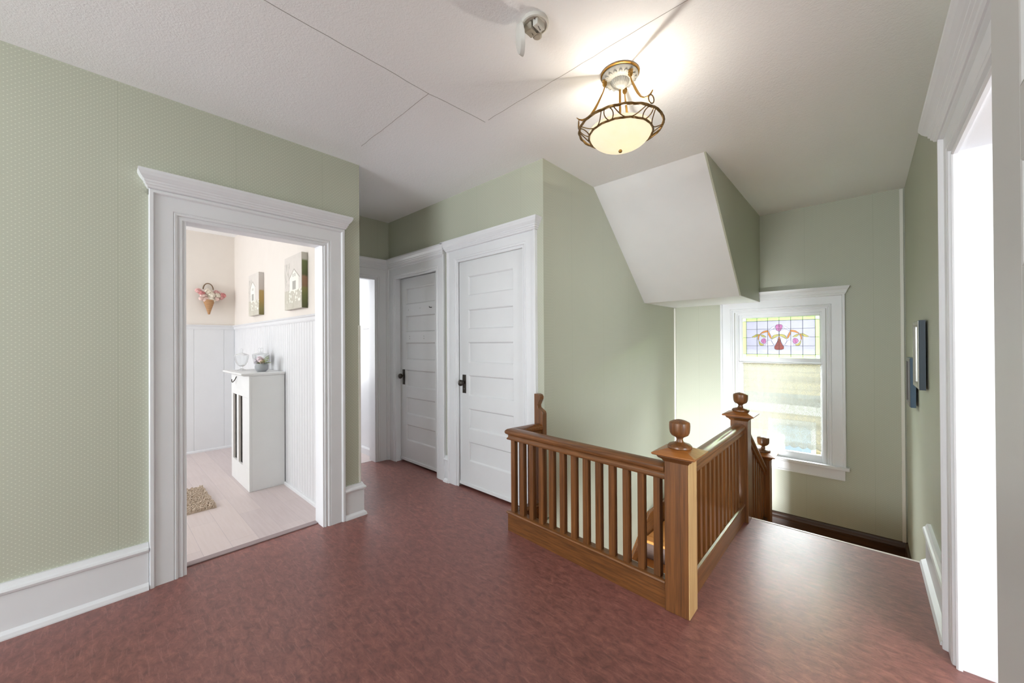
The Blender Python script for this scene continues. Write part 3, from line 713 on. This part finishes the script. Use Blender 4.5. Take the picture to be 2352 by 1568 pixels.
L = math.hypot(A2[0]-A1[0], A2[1]-A1[1]); rot = math.atan2(A2[1]-A1[1], A2[0]-A1[0])
for k in range(13):
    q = (.010+.0873*k)/L; baluster(FR, A1[0]+(A2[0]-A1[0])*q, A1[1]+(A2[1]-A1[1])*q, .139, .648, rot)
L2 = math.hypot(A0[0]-A1[0], A0[1]-A1[1])
for k in (1, 2):
    q = (.083*k)/L2; baluster(FR, A1[0]+(A0[0]-A1[0])*q, A1[1]+(A0[1]-A1[1])*q, .139, .648, math.atan2(A0[1]-A1[1], A0[0]-A1[0]))
SR = empty('landing_railing', (-.68, 2.62, 0)); thing(SR, 'short straight oak railing running back from the front newel to the steps', 'railing')
B0, B1 = (-.681, 2.024), (-.683, 3.220)
b = MB(); b.sweep([B0, B1], HR); b.build('handrail', OY, SR, smooth=True)
b = MB(); b.sweep([B0, B1], BR); b.build('bottom_rail', OY, SR)
for k in range(13): baluster(SR, -.682, 2.024+.086*(k+.72), .139, .648)
LR = empty('stair_railing', (-.684, 3.7, -.4)); thing(LR, 'sloping oak stair railing descending to the landing newel', 'railing')
sl = .65
def Ts(a, w_, h_): return (-.684+w_, a, h_-.035-sl*(a-3.334))
b = MB(); n = len(HR)
for i in range(1):
    vs = [Ts(3.334, w_, h_) for w_, h_ in HR]+[Ts(4.08, w_, h_) for w_, h_ in HR]
    b.add(vs, [tuple(range(n))[::-1], tuple(range(n, 2*n))]+[(i, (i+1) % n, (i+1) % n+n, i+n) for i in range(n)])
b.build('handrail', OY, LR, smooth=True)
b = MB()
b.prism([(3.334, .02), (4.08, .02-sl*.746), (4.08, -.28-sl*.746), (3.334, -.28)], -.027, .027, lambda a, z, w_: (-.684+w_, a, z)); b.build('string_board', OY, LR, bevel=.002)
for k in range(8):
    y = 3.334+.088*(k+.6); baluster(LR, -.684, y, .018-sl*(y-3.334), .612-sl*(y-3.334), name='baluster')

# ------------------------------------------------------------------ ceiling light
CX, CY = -.925, 1.846
def Tl(z0): return lambda a, d, h_: (CX+a, CY+d, z0+h_)
CLG = empty('ceiling_light', (CX, CY, H)); thing(CLG, 'lit glass bowl ceiling light in a brass rope basket under a white canopy', 'ceiling light')
PORC = simple('white_antique_enamel', (148, 146, 140), .5); BRASS = simple('antique_brass', (150, 112, 52), .38, .75); BRONZE = simple('aged_rope_brass', (120, 92, 50), .42, .7)
b = MB(); b.lathe([(0, 0), (.094, 0), (.098, -.004), (.098, -.009), (.092, -.012), (0, -.012)], 48, Tl(H)); b.build('canopy_rim', BRASS, CLG, smooth=True)
b = MB(); b.lathe([(0, -.010), (.090, -.010), (.092, -.018), (.084, -.030), (.066, -.038), (.056, -.040), (0, -.040)], 48, Tl(H)); cn = b.build('canopy', PORC, CLG, smooth=True)
b = MB(); b.lathe([(.048, 0), (.046, -.006), (.038, -.022), (.026, -.034), (.012, -.042), (.008, -.046), (0, -.046)], 48, Tl(H-.038), flute=.05); b.build('fluted_cup', PORC, cn)
b = MB()
for k in range(18):
    a = 2*PI*k/18; r0 = .072
    q = [(CX+(r0+.010*math.cos(t_))*math.cos(a+.10*math.sin(t_)), CY+(r0+.010*math.cos(t_))*math.sin(a+.10*math.sin(t_)), H-.036+.0*t_) for t_ in [2*PI*i/10 for i in range(10)]]
    b.tube(q, .0022, 5, closed=True)
b.build('scroll_relief', PORC, cn)
b = MB(); b.tube([(CX, CY, H-.08), (CX, CY, 2.405)], .0058, 12); b.build('stem', BRASS, CLG, smooth=True)
ZR, RR, ZI, RI = 2.445, .210, 2.410, .160
def ring(r, z, n): return [(CX+r*math.cos(2*PI*i/n), CY+r*math.sin(2*PI*i/n), z) for i in range(n)]
b = MB(); b.tube(ring(RR, ZR, 240), .0058, 12, closed=True, twist=-.45, lobes=3); b.build('rope_ring', BRONZE, CLG, smooth=True)
b = MB(); b.tube(ring(RI, ZI, 200), .0046, 12, closed=True, twist=-.45, lobes=3); b.build('inner_ring', BRONZE, CLG, smooth=True)
def bas(a, t_):  # point on the basket cone between the rings, t_ 0 inner .. 1 outer
    r = RI+(RR-RI)*t_; return (CX+r*math.cos(a), CY+r*math.sin(a), ZI+(ZR-ZI)*t_)
for k in range(6):
    a0 = 2*PI*k/6+math.radians(40); hw = .115
    b = MB(); b.tube([bas(a0+hw*math.cos(t_), .5+.5*math.sin(t_)) for t_ in [2*PI*i/24 for i in range(24)]], .0026, 8, closed=True)
    b.build('hoop', BRONZE, CLG, smooth=True)
    b = MB(); span = 2*PI/6
    b.tube([bas(a0+hw+.02+(span-2*hw-.04)*i/20, 1-(1-abs(2*i/20-1)**2.4)*.98) for i in range(21)], .0026, 8); b.build('scallop', BRONZE, CLG, smooth=True)
for k, ang in enumerate((math.radians(218), math.radians(338), math.radians(98))):
    ca, sa = math.cos(ang), math.sin(ang)
    def pt(r, z): return (CX+r*ca, CY+r*sa, z)
    pts = [pt(.074, 2.690), pt(.078, 2.665), pt(.086, 2.64), pt(.098, 2.615), pt(.112, 2.585), pt(.128, 2.555), pt(.148, 2.525), pt(.172, 2.505), (pt(.196, 2.498)), pt(.212, 2.502), pt(.224, 2.512)]
    b = MB(); b.tube(pts, [.0035, .004, .0045, .005, .005, .005, .0048, .0045, .004, .0035, .002], 8, twist=.8, lobes=2); b.build('arm', BRASS, CLG, smooth=True)
    b = MB(); b.tube([(CX+(RR+.004)*ca-.017*math.cos(t_)*sa, CY+(RR+.004)*sa+.017*math.cos(t_)*ca, 2.474+.020*math.sin(t_)) for t_ in [2*PI*i/18 for i in range(18)]], .0028, 8, closed=True); b.build('arm_loop', BRONZE, CLG, smooth=True)
    b = MB(); b.lathe([(0, 0), (.010, 0), (.012, -.006), (.009, -.012), (.012, -.018), (.008, -.030), (.004, -.036), (0, -.036)], 12, lambda x, y, h_: (CX+.078*ca+x, CY+.078*sa+y, H-.028+h_), flute=.2); b.build('leaf_bracket', BRASS, CLG, smooth=True)
bw = NT('alabaster_glass'); em = bw.n('ShaderNodeEmission'); tl = bw.n('ShaderNodeBsdfTranslucent'); df = bw.n('ShaderNodeBsdfDiffuse')
nz = bw.noise(bw.coords((1, 1, 1)), 9, 3, .5, 1.5)
cc = bw.mix(nz, (1.0, .80, .50, 1), (1.0, .92, .76, 1)); bw.l(cc, em.inputs[0]); em.inputs[1].default_value = .42
tl.inputs[0].default_value = (.16, .125, .075, 1); df.inputs[0].default_value = (.60, .52, .38, 1)
m1 = bw.n('ShaderNodeMixShader'); m1.inputs[0].default_value = .5; bw.l(df.outputs[0], m1.inputs[1]); bw.l(tl.outputs[0], m1.inputs[2])
ad = bw.n('ShaderNodeAddShader'); bw.l(m1.outputs[0], ad.inputs[0]); bw.l(em.outputs[0], ad.inputs[1]); bw.l(ad.outputs[0], bw.out.inputs[0])
b = MB(); P = [(.157*math.sin(t_), 2.425-.088*math.cos(t_)) for t_ in [PI/2*i/12 for i in range(13)]]+[(.160, 2.431), (.156, 2.432)]+[(.153*math.sin(t_), 2.426-.084*math.cos(t_)) for t_ in [PI/2*(12-i)/12 for i in range(13)]]
b.lathe(P, 48, lambda a, d, h_: (CX+a, CY+d, h_)); b.build('glass_bowl', bw.m, CLG, smooth=True)
b = MB(); b.lathe([(0, 0), (.008, .002), (.010, .008), (.007, .014), (0, .016)], 16, lambda a, d, h_: (CX+a, CY+d, 2.318+h_)); b.build('finial', BRASS, CLG, smooth=True)
l = bpy.data.lights.new('bulb_light', 'POINT'); l.energy = 3.7; l.shadow_soft_size = .008; l.color = (1.0, .94, .84)
o = bpy.data.objects.new('bulb_light', l); COL.objects.link(o); o.location = (CX+.022, CY+.012, 2.418)

# ------------------------------------------------------------------ smoke detector
SX, SY = -1.045, 1.295
SD = empty('smoke_detector', (SX, SY, H)); thing(SD, 'white smoke detector on the ceiling with its cover hanging open', 'smoke detector')
PL = simple('aged_white_plastic', (212, 210, 204), .5); PLB = simple('dusty_plastic', (178, 172, 160), .7)
Tq = lambda z0: (lambda a, d, h_: (SX+a, SY+d, z0+h_))
b = MB(); b.lathe([(0, 0), (.058, 0), (.060, -.006), (.058, -.016), (.052, -.018), (.050, -.010), (0, -.010)], 40, Tq(H)); b.build('base', PL, SD, smooth=True)
b = MB(); b.box(SX-.035, SX+.002, SY-.030, SY+.014, H-.045, H-.009); b.build('horn_box', PLB, SD, bevel=.003)
b = MB(); b.box(SX+.008, SX+.034, SY-.026, SY+.024, H-.038, H-.009); b.build('battery', PL, SD, bevel=.002)
b = MB(); b.lathe([(0, 0), (.020, 0), (.020, -.030), (.014, -.034), (0, -.034)], 20, lambda a, d, h_: (SX-.012+a, SY+.030+d, H-.010+h_)); b.build('sensor_chamber', PLB, SD, smooth=True)
b = MB()
for q in (-.02, .0, .02): b.tube([(SX+q, SY-.03, H-.012), (SX+q+.008, SY, H-.052), (SX+q-.01, SY+.03, H-.012)], .0012, 6)
b.build('wire', simple('dark_wire', (70, 60, 52), .6), SD, smooth=True)
b = MB(); hd = Vector((r_.x, r_.y, 0)); fw = Vector((f_.x, f_.y, 0)); cc = Vector((SX, SY, 0))-hd*.062-fw*.0+Vector((0, 0, H-.075))
tilt = math.radians(10)
nx = (hd*math.cos(tilt)+Vector((0, 0, 1))*math.sin(tilt)).normalized(); uz = (Vector((0, 0, 1))*math.cos(tilt)-hd*math.sin(tilt)).normalized()
nx = (nx+fw*.12).normalized(); tz = nx.cross(uz).normalized(); uz = tz.cross(nx)
cc = cc-uz*.0
b.lathe([(0, .016), (.040, .016), (.052, .012), (.060, 0), (.062, -.004), (.058, -.002), (.050, .010), (.038, .013), (0, .013)], 40, lambda a, d, h_: tuple(cc+tz*a+uz*d-nx*h_))
b.build('hanging_cover', PL, SD, smooth=True)

# ------------------------------------------------------------------ pictures on the right wall
NAVY = simple('dark_blue_frame', (38, 54, 66), .4); SILV = simple('silver_frame_face', (190, 188, 182), .25, .5); MATP = simple('pale_blue_print', (176, 186, 202), .3)
def frame(y0, y1, z0, z1, label, gap, side, face, art):
    e = empty('picture_frame', (XR, (y0+y1)/2, (z0+z1)/2)); thing(e, label, 'picture', 'framed pictures on the right wall')
    xb, xf = XR-gap, XR-gap-.028
    # leans out at the bottom/top: back edge hangs off the wall
    b = MB(); b.sweep([(y0, z0), (y1, z0), (y1, z1), (y0, z1)], [(0, 0), (0, .026), (.006, .030), (.012, .030), (.012, 0)], closed=True, T=lambda y, z, d: (xb-d, y, z)); b.build('frame', side, e)
    b = MB(); b.sweep([(y0+.004, z0+.004), (y1-.004, z0+.004), (y1-.004, z1-.004), (y0+.004, z1-.004)], [(0, .0305), (.004, .0335), (.022, .033), (.030, .022), (.030, .010), (0, .010)], closed=True, T=lambda y, z, d: (xb-d, y, z)); b.build('frame_face', face, e)
    b = MB(); b.box(xb-.016, xb-.012, y0+.028, y1-.028, z0+.028, z1-.028); p = b.build('print', art, e)
    b = MB(); b.box(xb-.0185, xb-.0165, y0+.028, y1-.028, z0+.028, z1-.028); p = b.build('glass', simple('picture_glass', (205, 212, 224), .08), e)
    return e
frame(3.375, 3.70, 1.030, 1.455, 'nearer and larger picture, dark blue edge and silver face, on the right wall', .010, NAVY, SILV, MATP)
frame(3.95, 4.24, .850, 1.205, 'farther and lower blue framed picture on the right wall', .012, simple('blue_frame', (52, 84, 108), .35), simple('dark_grey_frame_face', (120, 116, 116), .3, .4), simple('blue_print', (120, 152, 180), .3))

# ------------------------------------------------------------------ bathroom things
CAB = empty('radiator_cover', (-4.4, 1.06, 0)); thing(CAB, 'tall white painted cabinet with slatted openings in the bathroom', 'cabinet')
CWH = paint('white_cabinet_paint', (230, 231, 231), .4, .1)
b = MB(); x0, x1, y0, y1 = -4.72, -4.056, .92, 1.205
b.box(x1-.02, x1, y0+.02, y1, .004, 1.045); b.box(x0, x0+.02, y0+.02, y1, .004, 1.045); b.box(x0+.02, x1-.02, y1-.015, y1, .004, 1.045)
ops = [(-4.655, -4.510), (-4.440, -4.295)]
b.box(x0, x1, y0, y0+.02, .004, .20); b.box(x0, x1, y0, y0+.02, .845, 1.045)
b.box(x0, ops[0][0], y0, y0+.02, .20, .845); b.box(ops[0][1], ops[1][0], y0, y0+.02, .20, .845); b.box(ops[1][1], x1, y0, y0+.02, .20, .845)
b.build('body', CWH, CAB, bevel=.002)
for a, c_ in ops:
    b = MB(); b.box(a, c_, y0+.030, y0+.034, .20, .845); b.box((a+c_)/2-.012, (a+c_)/2+.012, y0+.020, y0+.030, .2, .845)
    b.build('grille', simple('brown_grey_grille', (150, 136, 130), .8), CAB)
b = MB(); b.loft_rects([(x0-.05, x1+.005, y0-.04, y1, 1.046), (x0-.07, x1+.012, y0-.058, y1, 1.056), (x0-.075, x1+.014, y0-.062, y1, 1.064), (x0-.070, x1+.012, y0-.058, y1, 1.070), (x0-.06, x1+.008, y0-.05, y1, 1.072)])
b.build('top', CWH, CAB)
b = MB(); b.tube([(-4.50, .917, 1.02), (-4.50, .905, .99), (-4.505, .895, .975), (-4.52, .89, .965), (-4.55, .89, .965), (-4.565, .892, .975), (-4.57, .892, .99)], .004, 8); b.build('hook', IRON, CAB, smooth=True)
# jars
jg = NT('clear_jar_glass'); jg.color((.97, .99, .99, 1)); jg.rough(.03); jg.set('Transmission Weight', 1.0); jg.set('IOR', 1.25)
jtr = jg.n('ShaderNodeBsdfTransparent'); jmx = jg.n('ShaderNodeMixShader'); jmx.inputs[0].default_value = .5
jg.l(jg.b.outputs[0], jmx.inputs[1]); jg.l(jtr.outputs[0], jmx.inputs[2]); jg.l(jmx.outputs[0], jg.out.inputs[0])
def jar(x, y, s, label):
    e = empty('apothecary_jar', (x, y, 1.072)); thing(e, label, 'jar', 'clear glass lidded jars on the cabinet')
    Tj = lambda a, d, h_: (x+a*s, y+d*s, 1.0722+h_*s)
    b = MB(); b.lathe([(0, 0), (.036, 0), (.038, .004), (.020, .012), (.010, .020), (.012, .034), (.034, .050), (.054, .085), (.062, .125), (.064, .145), (.066, .150), (.062, .150), (.059, .125), (.051, .087), (.032, .054), (.0, .040)], 32, Tj); b.build('bowl', jg.m, e, smooth=True)
    b = MB(); b.lathe([(.067, .151), (.067, .155), (.052, .163), (.028, .172), (.012, .178), (.007, .186), (.012, .196), (.014, .208), (.009, .220), (0, .224)], 32, Tj); b.build('lid', jg.m, e, smooth=True)
jar(-4.62, .985, .98, 'clear glass footed jar at the left end of the white cabinet top')
jar(-4.45, 1.12, 1.0, 'clear glass jar behind the grey flower pot')
jar(-4.60, 1.135, 1.0, 'tallest clear glass jar at the back of the white cabinet')
# flowers
def blossom(b, c_, r, n=26, flat=.8, up=None):
    c_ = Vector(c_)
    for k in range(n):
        z = 1-2*(k+.5)/n; ph = k*2.39996; q = math.sqrt(max(0, 1-z*z)); d = Vector((q*math.cos(ph), q*math.sin(ph), z*flat)).normalized()
        u = d.cross(Vector((.3, .5, .8))).normalized(); v_ = d.cross(u); s = r*random.uniform(.30, .42)*(1 if n < 40 else .78); rad = r*random.uniform(.62, .95)
        o = c_+d*rad
        b.add([tuple(o-u*s-v_*s*.6-d*s*.35), tuple(o+u*s-v_*s*.6-d*s*.35), tuple(o+u*s*.8+v_*s*.6+d*s*.30), tuple(o+v_*s+d*s*.45), tuple(o-u*s*.8+v_*s*.6+d*s*.30), tuple(o)],
              [(0, 1, 5), (1, 2, 5), (2, 3, 5), (3, 4, 5), (4, 0, 5)])
FP = simple('pink_petals', (234, 186, 184), .8); FD = simple('deep_pink_petals', (226, 156, 156), .8); FW = simple('cream_petals', (246, 238, 224), .8); FB = simple('blush_petals', (240, 214, 206), .8)
WK = NT('wicker'); wv = WK.n('ShaderNodeTexWave'); wv.bands_direction = 'Z'; wv.inputs['Scale'].default_value = 28; wv.inputs['Distortion'].default_value = 2; WK.l(WK.coords(), wv.inputs['Vector'])
WK.color(WK.mix(wv.outputs[0], lin((140, 98, 62)), lin((204, 160, 116)))); WK.rough(.7); WK.bump(wv.outputs[0], .5, .003)
FBK = empty('hanging_flower_basket', (-6.03, .945, 1.85)); thing(FBK, 'wicker cone basket of pink and cream flowers hung on the bathroom back wall', 'flower basket')
b = MB(); b.lathe([(0, 0), (.012, .004), (.014, .02), (.028, .07), (.046, .13), (.062, .18), (.058, .18), (.0, .16)], 24, lambda a, d, h_: (-5.965+a, .935+d, 1.705+h_)); b.build('basket', WK.m, FBK, smooth=True)
b = MB(); b.tube([(-6.01, .885+.05*(1-math.cos(t_)), 2.02+.075*math.sin(t_)) for t_ in [PI*i/16 for i in range(17)]], .006, 8); b.build('handle', simple('brown_vine', (120, 96, 72), .8), FBK, smooth=True)
for (y, z, r, m_) in ((.835, 1.995, .042, FP), (.865, 1.965, .040, FD), (.885, 1.935, .050, FB), (.93, 1.985, .055, FW), (.965, 1.95, .05, FW), (1.015, 1.985, .042, FP), (1.02, 1.95, .05, FW), (1.075, 1.955, .045, FD), (1.06, 1.925, .035, FP), (.86, 1.90, .035, FB), (.905, 1.895, .045, FB), (.965, 1.895, .05, FW), (1.01, 1.905, .04, FB), (.94, 1.93, .04, FW)):
    b = MB(); blossom(b, (-5.955+random.uniform(-.01, .015), y, z), r*.88, 64); b.build('blossom', m_, FBK)
PT = empty('flower_pot', (-4.225, 1.06, 1.072)); thing(PT, 'small grey pot of pale flowers and green sprigs on the white cabinet', 'flower pot')
b = MB(); b.lathe([(0, 0), (.034, 0), (.048, .014), (.056, .034), (.056, .054), (.048, .076), (.043, .078), (.043, .068), (0, .066)], 32, lambda a, d, h_: (-4.225+a, 1.06+d, 1.0722+h_)); b.build('pot', simple('grey_ceramic', (158, 160, 164), .6), PT, smooth=True)
for (dx, dy, dz, r, m_) in ((-.06, -.02, .10, .035, simple('grey_lilac_petals', (206, 202, 212), .8)), (-.085, -.02, .085, .026, FW), (-.03, .0, .115, .032, FB), (.005, -.01, .12, .032, simple('pale_lilac_petals', (228, 212, 220), .8)), (.02, .0, .10, .028, FB)):
    b = MB(); blossom(b, (-4.225+dx, 1.06+dy, 1.0722+dz), r, 26); b.build('blossom', m_, PT)
GRN = simple('fresh_green_leaf', (138, 158, 62), .6)
for k, (ax, ay, az) in enumerate(((.085, .03, .06), (.10, .02, .035), (.06, .03, .075), (.05, -.02, .02), (-.03, -.04, .0), (.07, .05, .01))):
    b = MB(); p0 = Vector((-4.225, 1.06, 1.145)); p1 = p0+Vector((ax*1.1, ay, az)); b.tube([tuple(p0), tuple((p0+p1)/2+Vector((0, 0, .01))), tuple(p1)], .0018, 5)
    for i in range(6):
        q = p0.lerp(p1, .3+.12*i); s = .012
        for sg in (-1, 1): b.add([tuple(q), tuple(q+Vector((.3*s, sg*s, .6*s))), tuple(q+Vector((s, sg*s*1.6, s))), tuple(q+Vector((s*1.1, sg*s*.5, .2*s)))], [(0, 1, 2, 3)])
    b.build('sprig', GRN, PT)
# canvases
def canvas_mat(name, kind):
    t = NT(name); g = t.coords(kind='Generated'); s = t.n('ShaderNodeSeparateXYZ'); t.l(g, s.inputs[0]); u, v_ = s.outputs[0], s.outputs[2]
    def inside(x, a, b_): return t.math('MULTIPLY', t.math('GREATER_THAN', x, a), t.math('LESS_THAN', x, b_))
    n = t.noise(t.coords(), 16, 5, .6, .5); n2 = t.noise(t.coords((3, 3, .6)), 14, 4, .6)
    sky = t.mix(n, lin((222, 216, 210)), lin((204, 198, 192)))
    grass = t.mix(n, lin((172, 170, 152)), lin((214, 208, 198)))
    c = t.mix(t.math('LESS_THAN', v_, .36), sky, grass)
    tree = t.math('MULTIPLY', t.math('GREATER_THAN', n2, .52), t.math('MULTIPLY', inside(v_, .34, .88), t.math('LESS_THAN', u, .34)))
    c = t.mix(t.math('MULTIPLY', tree, .5), c, lin((150, 148, 136)))
    cx = .58 if kind == 1 else .42; hw_ = .26 if kind == 1 else .2
    ux = t.math('ABSOLUTE', t.math('SUBTRACT', u, cx))
    ht = t.math('MULTIPLY_ADD', ux, -.55, .74 if kind == 1 else .82)
    house = t.math('MULTIPLY', t.math('LESS_THAN', ux, hw_), t.math('MULTIPLY', t.math('LESS_THAN', v_, ht), t.math('GREATER_THAN', v_, .34)))
    c = t.mix(house, c, lin((238, 234, 226)))
    roof = t.math('MULTIPLY', t.math('LESS_THAN', ux, hw_+.06), t.math('LESS_THAN', t.math('ABSOLUTE', t.math('SUBTRACT', v_, ht)), .014))
    c = t.mix(roof, c, lin((170, 164, 156)))
    dr = t.math('MULTIPLY', t.math('LESS_THAN', ux, .1), inside(v_, .36, .52)); c = t.mix(dr, c, lin((168, 166, 160)))
    wnd = t.math('MULTIPLY', t.math('LESS_THAN', t.math('ABSOLUTE', t.math('SUBTRACT', ux, .055)), .022), inside(v_, .60, .66)); c = t.mix(wnd, c, lin((160, 158, 150)))
    vo = t.n('ShaderNodeTexVoronoi'); vo.inputs['Scale'].default_value = 26; t.l(t.coords(), vo.inputs['Vector'])
    fl = t.math('MULTIPLY', t.math('LESS_THAN', vo.outputs[0], .38), t.math('MULTIPLY', inside(v_, .12, .36), t.math('GREATER_THAN', u, .15)))
    c = t.mix(fl, c, lin((236, 234, 224)))
    t.color(c); t.rough(.6); return t.m
def edge_mat(name, kind):
    t = NT(name); g = t.coords(kind='Generated'); s = t.n('ShaderNodeSeparateXYZ'); t.l(g, s.inputs[0])
    n = t.noise(t.coords(), 30, 4, .6); z = t.math('ADD', s.outputs[2], t.math('MULTIPLY', t.math('SUBTRACT', n, .5), .06))
    if kind == 1: st = [(0, lin((88, 92, 58))), (.22, lin((112, 118, 70))), (.36, lin((132, 128, 76))), (.40, lin((140, 110, 84))), (.56, lin((150, 118, 92))), (.60, lin((92, 98, 60))), (.84, lin((112, 122, 78))), (.88, lin((200, 198, 190)))]
    else: st = [(0, lin((120, 112, 66))), (.15, lin((140, 132, 84))), (.35, lin((170, 142, 84))), (.56, lin((176, 150, 96))), (.60, lin((196, 186, 180))), (1, lin((206, 200, 196)))]
    t.color(t.ramp(z, st)); t.rough(.6); return t.m
def canvas(x0, x1, z0, z1, kind, label):
    e = empty('wall_canvas', ((x0+x1)/2, 1.21, (z0+z1)/2)); thing(e, label, 'canvas print', 'canvas prints above the bathroom wainscot')
    b = MB(); b.box(x0, x1, 1.162, 1.166, z0, z1); b.build('printed_front', canvas_mat('barn_print_%d' % kind, kind), e)
    b = MB(); b.box(x1-.003, x1, 1.166, 1.210, z0, z1); b.build('wrapped_edge', edge_mat('wrapped_edge_print_%d' % kind, kind), e)
    b = MB(); b.box(x0, x1-.003, 1.166, 1.210, z0, z1); b.build('stretcher', simple('grey_canvas', (196, 190, 184), .7), e)
canvas(-5.13, -4.735, 1.650, 2.105, 2, 'canvas print of a pale steepled house, farther of the two bathroom canvases')
canvas(-3.90, -3.475, 1.640, 2.110, 1, 'canvas print of a white barn with garden flowers, nearest the bathroom doorway')
# rug
rg = NT('shaggy_beige'); v = rg.coords(); nn = rg.noise(v, 60, 4, .6); wv = rg.n('ShaderNodeTexWave'); wv.bands_direction = 'X'; wv.inputs['Scale'].default_value = 11; wv.inputs['Distortion'].default_value = 3; rg.l(v, wv.inputs['Vector'])
rg.color(rg.mix(nn, lin((178, 158, 138)), lin((222, 206, 190)))); rg.rough(.95)
b = MB(); b.box(-4.53, -3.885, .10, .655, .004, .012)
for i in range(52):
    for j in range(46):
        x = -4.53+.645*(i+.5)/52+random.uniform(-.004, .004); y = .10+.555*(j+.5)/46+random.uniform(-.004, .004)
        if i % 4 == 0 and random.random() < .6: continue
        hh = random.uniform(.012, .022); dx, dy = random.uniform(-.006, .006), random.uniform(-.006, .006); s = .0055
        b.add([(x-s, y-s, .011), (x+s, y-s, .011), (x+s, y+s, .011), (x-s, y+s, .011), (x+dx-s*.7, y+dy-s*.7, .011+hh), (x+dx+s*.7, y+dy-s*.7, .011+hh), (x+dx+s*.7, y+dy+s*.7, .011+hh), (x+dx-s*.7, y+dy+s*.7, .011+hh)],
              [(0,1,5,4),(1,2,6,5),(2,3,7,6),(3,0,4,7),(4,5,6,7)])
o = b.build('bath_rug', rg.m, org=(-4.2, .38, .004)); thing(o, 'shaggy beige bath rug on the pale bathroom floor', 'rug')

# ------------------------------------------------------------------ outside the stair window
HS = empty('neighbour_house', (-1, 11, -4)); thing(HS, 'pale cream sided house seen outside through the lace', 'house')
sd = NT('cream_siding'); v = sd.coords(); s_ = sd.n('ShaderNodeSeparateXYZ'); sd.l(v, s_.inputs[0])
fr = sd.math('FRACT', sd.math('DIVIDE', s_.outputs[2], .2)); sd.color(sd.mix(sd.math('LESS_THAN', fr, .12), lin((206, 190, 158)), lin((160, 148, 122)))); sd.rough(.7)
b = MB(); b.box(-12, 8, 11, 11.2, .1, .9); b.box(-12, 8, 11, 11.2, -4, -.35); b.build('siding', sd.m, HS)
b = MB(); b.box(-12, 8, 10.9, 11.2, .9, 1.15); b.box(-12, 8, 10.92, 11.2, -.35, -.15); b.build('band', MW, HS)
b = MB(); b.box(-12, 8, 11.0, 11.2, -.15, .1); b.build('grey_band', simple('grey_shingle', (150, 158, 164), .8), HS)
b = MB(); b.prism([(10.7, 1.15), (14, 3.2), (14, 1.15)], -12, 8, lambda y, z, x: (x, y, z)); b.build('roof', simple('grey_roof', (172, 172, 180), .8), HS)
for x in (-6.2, -3.6, -1.7, .4, 2.6):
    b = MB(); b.box(x, x+.9, 10.93, 11.0, -1.9, -.5); f = b.build('window_frame', MW, HS, bevel=.01)
    b = MB(); b.box(x+.09, x+.81, 10.91, 10.94, -1.8, -.6); b.build('pane', simple('sky_reflecting_glass', (170, 186, 206), .1), f)
o = sbox('ground', simple('lawn', (84, 96, 66), .9), (-20, 20, 6, 40, -4.2, -4.0)); struct(o, 'lawn outside the window', 'ground')
